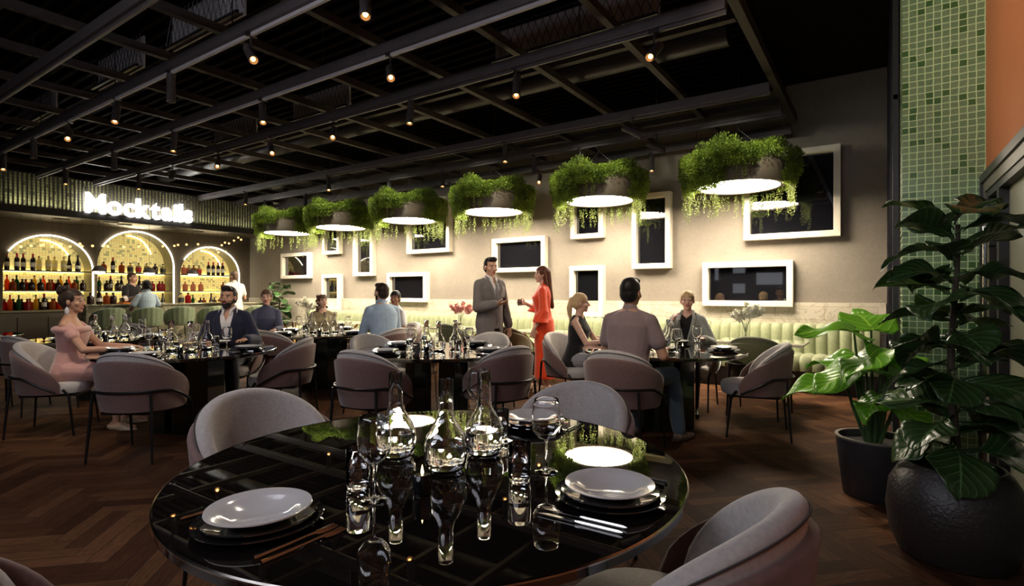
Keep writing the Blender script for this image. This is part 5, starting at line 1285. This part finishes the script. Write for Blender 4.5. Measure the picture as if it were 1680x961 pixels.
# 12 bartender
person('bartender in black shirt and apron behind the bar, gesturing', (-14.14, 5.38, 0), face(0.9, 0.45), 'm', 'stand', 1.03, 0.10, (0.1, 0.0), 'fair', ('buzz', 'grey'), None, ('tee', blk, 'short'), None, ('pants', charcoal), (leather, ''),
       (D(w=(0.14, 0.36, 1.22), palm=(-1, 0, 0.2), fd=(-0.3, 0.6, 0.7), pole=(0.7, -0.2, -0.8), curl=0.4), D(w=(-0.26, 0.22, 1.10), palm=(0, 0, -1), curl=0.5)), vox=0.010)
# 13 woman at the bar
person('dark-haired woman in pale blue blouse sitting at the bar, back to the room', (-12.70, 5.16, 0), face(-1, 0.05), 'f', 'sit', 1.03, 0.10, (0.1, -0.05), 'deep', ('tied', 'black'), None, ('shirt', paleblue, 'short'), None, ('pants', dkpants), (leather, ''),
       (D(w=(0.18, 0.30, 1.10), palm=(0, 0, -1)), D(w=(-0.18, 0.30, 1.10), palm=(0, 0, -1))), vox=0.010, seat=0.70, feet=[(0.1, 0.25, 0.30), (-0.1, 0.25, 0.30)])
# 14 man at the bar
person('man in cream striped t-shirt standing at the right end of the bar, back to us', (-12.72, 7.02, 0), face(-0.9, 0.1), 'm', 'stand', 1.06, 0.03, (0.5, 0.0), 'tan', ('buzz', 'grey'), None, ('tee', cream, 'short'), None, ('pants', dkpants), (leather, ''),
       (D(w=(0.20, 0.32, 1.14), palm=(0, 0, -1)), D(w=(-0.20, 0.32, 1.14), palm=(0, 0, -1))), vox=0.010)

# ------------------------------------------------------------------ plants
def blade(L, W, shape, bend=0.3, fold=0.15, wave=0.04, n=12, m=6, seed=0):
    """leaf pointing along +y from the origin, curved downwards; uv across/along"""
    rnd = random.Random(seed); vs = []; uv = []; fs = []
    ph = rnd.uniform(0, 6)
    for i in range(n + 1):
        t = i / n; w = W * shape(t); y = L * (math.sin(bend * t * 1.2) / (bend * 1.2) if bend else t); z = -L * (1 - math.cos(bend * t * 1.2)) / (bend * 1.2 if bend else 1)
        for j in range(-m, m + 1):
            q = j / m; vs.append((q * w, y - (0.10 * L * abs(q) * (1 if t < 0.12 else 0.0)), z + abs(q) * w * fold + wave * math.sin(t * 9 + ph + q * 1.5) * abs(q) * 0.6)); uv.append((0.5 + q / 2, t))
    c = 2 * m + 1
    for i in range(n):
        for j in range(c - 1): fs.append((i * c + j, i * c + j + 1, (i + 1) * c + j + 1, (i + 1) * c + j))
    return vs, fs, uv
def leaf_obj(name, mat, vs, fs, uv, parent, M4, thick=0.0012):
    me = bpy.data.meshes.new(name); me.from_pydata([tuple(M4 @ Vector(v)) for v in vs], [], fs); ul = me.uv_layers.new(name='UVMap')
    for lp in me.loops: ul.data[lp.index].uv = uv[lp.vertex_index]
    me.materials.append(mat); me.shade_smooth(); o = bpy.data.objects.new(name, me); C.objects.link(o); o.parent = parent
    sm_ = o.modifiers.new('thick', 'SOLIDIFY'); sm_.thickness = thick; return o
def M4_of(base, d, up=Vector((0, 0, 1)), roll=0.0):
    y = Vector(d).normalized(); x = y.cross(up)
    if x.length < 1e-3: x = Vector((1, 0, 0))
    x.normalize(); z = x.cross(y); m = Matrix((x, y, z)).transposed() @ Matrix.Rotation(roll, 3, 'Y'); m = m.to_4x4(); m.translation = Vector(base); return m
def fig_shape(t): return (0.10 + 0.30 * math.sin(PI * min(1, t * 1.15)) ** 0.8 + 0.62 * max(0, math.sin(PI * min(1, max(0, (t - 0.22) / 0.78)))) ** 0.7) * (1 if t < 0.995 else 0.15) * (0.25 if t < 0.03 else 1) 
def ear_shape(t): return (0.62 + 0.38 * math.sin(PI * t * 0.9)) * (1 - t) ** 0.55 * (1.0 if t > 0.02 else 0.75)
def fig_tree(loc, H0, H1, n, label, scale, pr, spread=0.30, potz=0.40, seed=2, grp=None):
    t = thing('fiddle_leaf_fig', label, 'potted plant', loc)
    s = scale
    MB().lathe([(0, 0.0), (0.75 * pr, 0.0), (0.82 * pr, 0.01), (0.95 * pr, 0.10), (pr, potz * 0.48), (0.95 * pr, potz * 0.75), (0.80 * pr, potz * 0.93), (0.70 * pr, potz), (0.66 * pr, potz), (0.68 * pr, potz - 0.05), (0, potz - 0.05)], 48).obj('pot', M['pot_tex'], t)
    MB().lathe([(0, potz - 0.045), (0.675 * pr, potz - 0.045), (0.675 * pr, potz - 0.052)], 32).obj('soil', M['soil'], t)
    rnd = random.Random(seed); pts = [(0.015 * math.sin(z * 5), 0.012 * math.cos(z * 4), z) for z in [potz - 0.06 + (H1 - potz) * q / 10 for q in range(11)]]
    MB().tube(pts, [0.022 - 0.0012 * q for q in range(11)], 10).obj('trunk', M['bark'], t)
    for k in range(n):
        z = H0 + (H1 - H0) * (k + 0.5) / n; a = k * 2.4 + rnd.uniform(-.4, .4); top = (z - H0) / (H1 - H0)
        el = rnd.uniform(-0.35, 0.35) + 0.75 * max(0, top - 0.45)
        d = Vector((math.cos(a) * math.cos(el), math.sin(a) * math.cos(el), math.sin(el)))
        L_ = s * rnd.uniform(0.30, 0.40) * (1.0 - 0.25 * top); base = Vector((0, 0, z)) + d * 0.03
        st = MB().tube([Vector((0, 0, z - 0.02)), base, base + d * 0.03], 0.005, 6)
        vs, fs, uv = blade(L_, L_ * 0.40, fig_shape, rnd.uniform(0.3, 0.9), rnd.uniform(0.05, 0.35), 0.035, seed=k)
        lf = leaf_obj('leaf', M['fig'], vs, fs, uv, t, M4_of(base + d * 0.02, d, roll=rnd.uniform(-.5, .5)))
        st.obj('leaf_stalk', M['stem'], lf)
    return t
fig_tree((0.315, 3.46, 0), 0.50, 1.70, 46, 'tall dark fiddle leaf fig in hammered dark pot in front of the mosaic pillar', 1.0, 0.285, potz=0.45, seed=5)
def planter2(loc, label):
    t = thing('elephant_ear_plant', label, 'potted plant', loc)
    MB().lathe([(0, 0), (0.165, 0), (0.175, 0.01), (0.215, 0.36), (0.218, 0.375), (0.200, 0.375), (0.192, 0.33), (0, 0.33)], 48).obj('pot', M['pot'], t)
    MB().lathe([(0.219, 0.366), (0.2195, 0.378), (0.199, 0.378), (0.199, 0.372)], 48).obj('pot_rim', M['pot_rim'], t)
    MB().lathe([(0, 0.340), (0.19, 0.340), (0.19, 0.332)], 32).obj('soil', M['soil'], t)
    spec = [  # leaf base point (x right, y away, z) in camera-aligned frame, pointing dir, length
        ((-0.13, 0.00, 1.05), (-0.95, -0.1, 0.22), 0.40, 0.15), ((-0.02, -0.10, 0.93), (-0.9, -0.45, -0.10), 0.42, 0.20), ((-0.12, -0.05, 0.83), (-0.95, -0.3, -0.14), 0.40, 0.19),
        ((-0.16, 0.05, 0.74), (-1.0, -0.1, -0.02), 0.44, 0.15), ((-0.06, -0.12, 0.66), (-0.75, -0.6, -0.25), 0.26, 0.13), ((0.02, 0.06, 1.08), (0.1, 0.5, 0.30), 0.34, 0.20),
        ((0.06, -0.05, 0.94), (-0.25, -0.95, -0.15), 0.36, 0.21), ((0.10, -0.02, 0.80), (0.9, -0.3, -0.1), 0.34, 0.17), ((0.02, 0.12, 0.88), (0.7, 0.6, 0.0), 0.34, 0.17), ((-0.05, 0.14, 0.86), (-0.6, 0.7, 0.0), 0.32, 0.16), ((0.03, -0.14, 0.60), (0.3, -0.9, -0.2), 0.26, 0.14)]
    ca, sa = math.cos(R(34)), math.sin(R(34))
    def cw(p): return Vector((p[0] * ca - p[1] * sa, p[0] * sa + p[1] * ca, p[2]))
    for k, (b_, d_, L_, W_) in enumerate(spec):
        b_ = cw(b_); d_ = cw(d_); r0 = Vector((b_.x * 0.25, b_.y * 0.25, 0.335))
        vs, fs, uv = blade(L_ * 1.12, W_ * 1.1, ear_shape, 0.42, 0.10, 0.05, 14, 7, k)
        vs = [(x, y - 0.12 * L_, z) for x, y, z in vs]
        lf = leaf_obj('leaf', M['alocasia'], vs, fs, uv, t, M4_of(b_, d_, roll=(-0.2, .15, -.1)[k % 3]))
        mid = (r0 + b_) / 2 + Vector((b_.x * 0.1, b_.y * 0.1, 0.03)); MB().tube([r0, mid, b_], [0.014, 0.010, 0.006], 8).obj('stalk', M['stem'], t)
    return t
planter2((-0.02, 4.20, 0), 'bright green elephant ear plant in matt charcoal pot left of the fig')
fig_tree((-12.7, 8.2, 0), 0.45, 1.55, 34, 'leafy green plant in the far corner behind the sweater woman', 1.05, 0.2, potz=0.4, seed=9)
# vases with flowers on the small tables
def vase(loc, label, fm, n, h, seed):
    t = thing('flower_vase', label, 'vase', loc)
    MB().lathe([(0, 0), (0.045, 0), (0.05, 0.004), (0.048, 0.20), (0.0465, 0.20), (0.0465, 0.008), (0, 0.007)], 28).obj('glass_vase', M['glass'], t)
    rnd = random.Random(seed)
    for k in range(n):
        a = 2 * PI * k / n + rnd.uniform(-.3, .3); sp_ = rnd.uniform(0.03, 1.0) ** 0.5 * h * 0.75; top = Vector((sp_ * math.cos(a), sp_ * math.sin(a), 0.20 + h * rnd.uniform(0.5, 1.0) * (1 - 0.5 * sp_ / h)))
        st = MB().tube([(-0.02 * math.cos(a), -0.02 * math.sin(a), 0.012), (0.03 * math.cos(a), 0.03 * math.sin(a), 0.2), top * 0.7 + Vector((0, 0, 0.09)), top], 0.0022, 5).obj('stalk', M['stem'], t)
        f = MB(); d = (top - Vector((0, 0, 0.2))).normalized()
        for q in range(9):
            c_ = top - d * 0.10 + d * 0.013 * q; leaf_quads(f, c_, 14, 0.020 * (1.2 - q / 9), 0.030, 1.0, rnd)
        f.obj('blossom', fm, st, smooth=False)
    return t
vase((-1.32, 6.98, 0.7265), 'clear vase of white spiky flowers on the rightmost small table', M['flower'], 13, 0.30, 1)
vase((-5.75, 7.0, 0.7265), 'vase of pink and white flowers right of the light blue shirt man', M['pinkflower'], 11, 0.28, 2)
vase((-9.3, 6.6 , 0.7265), 'vase of white flowers far back beside the sweater woman', M['flower'], 13, 0.32, 3)
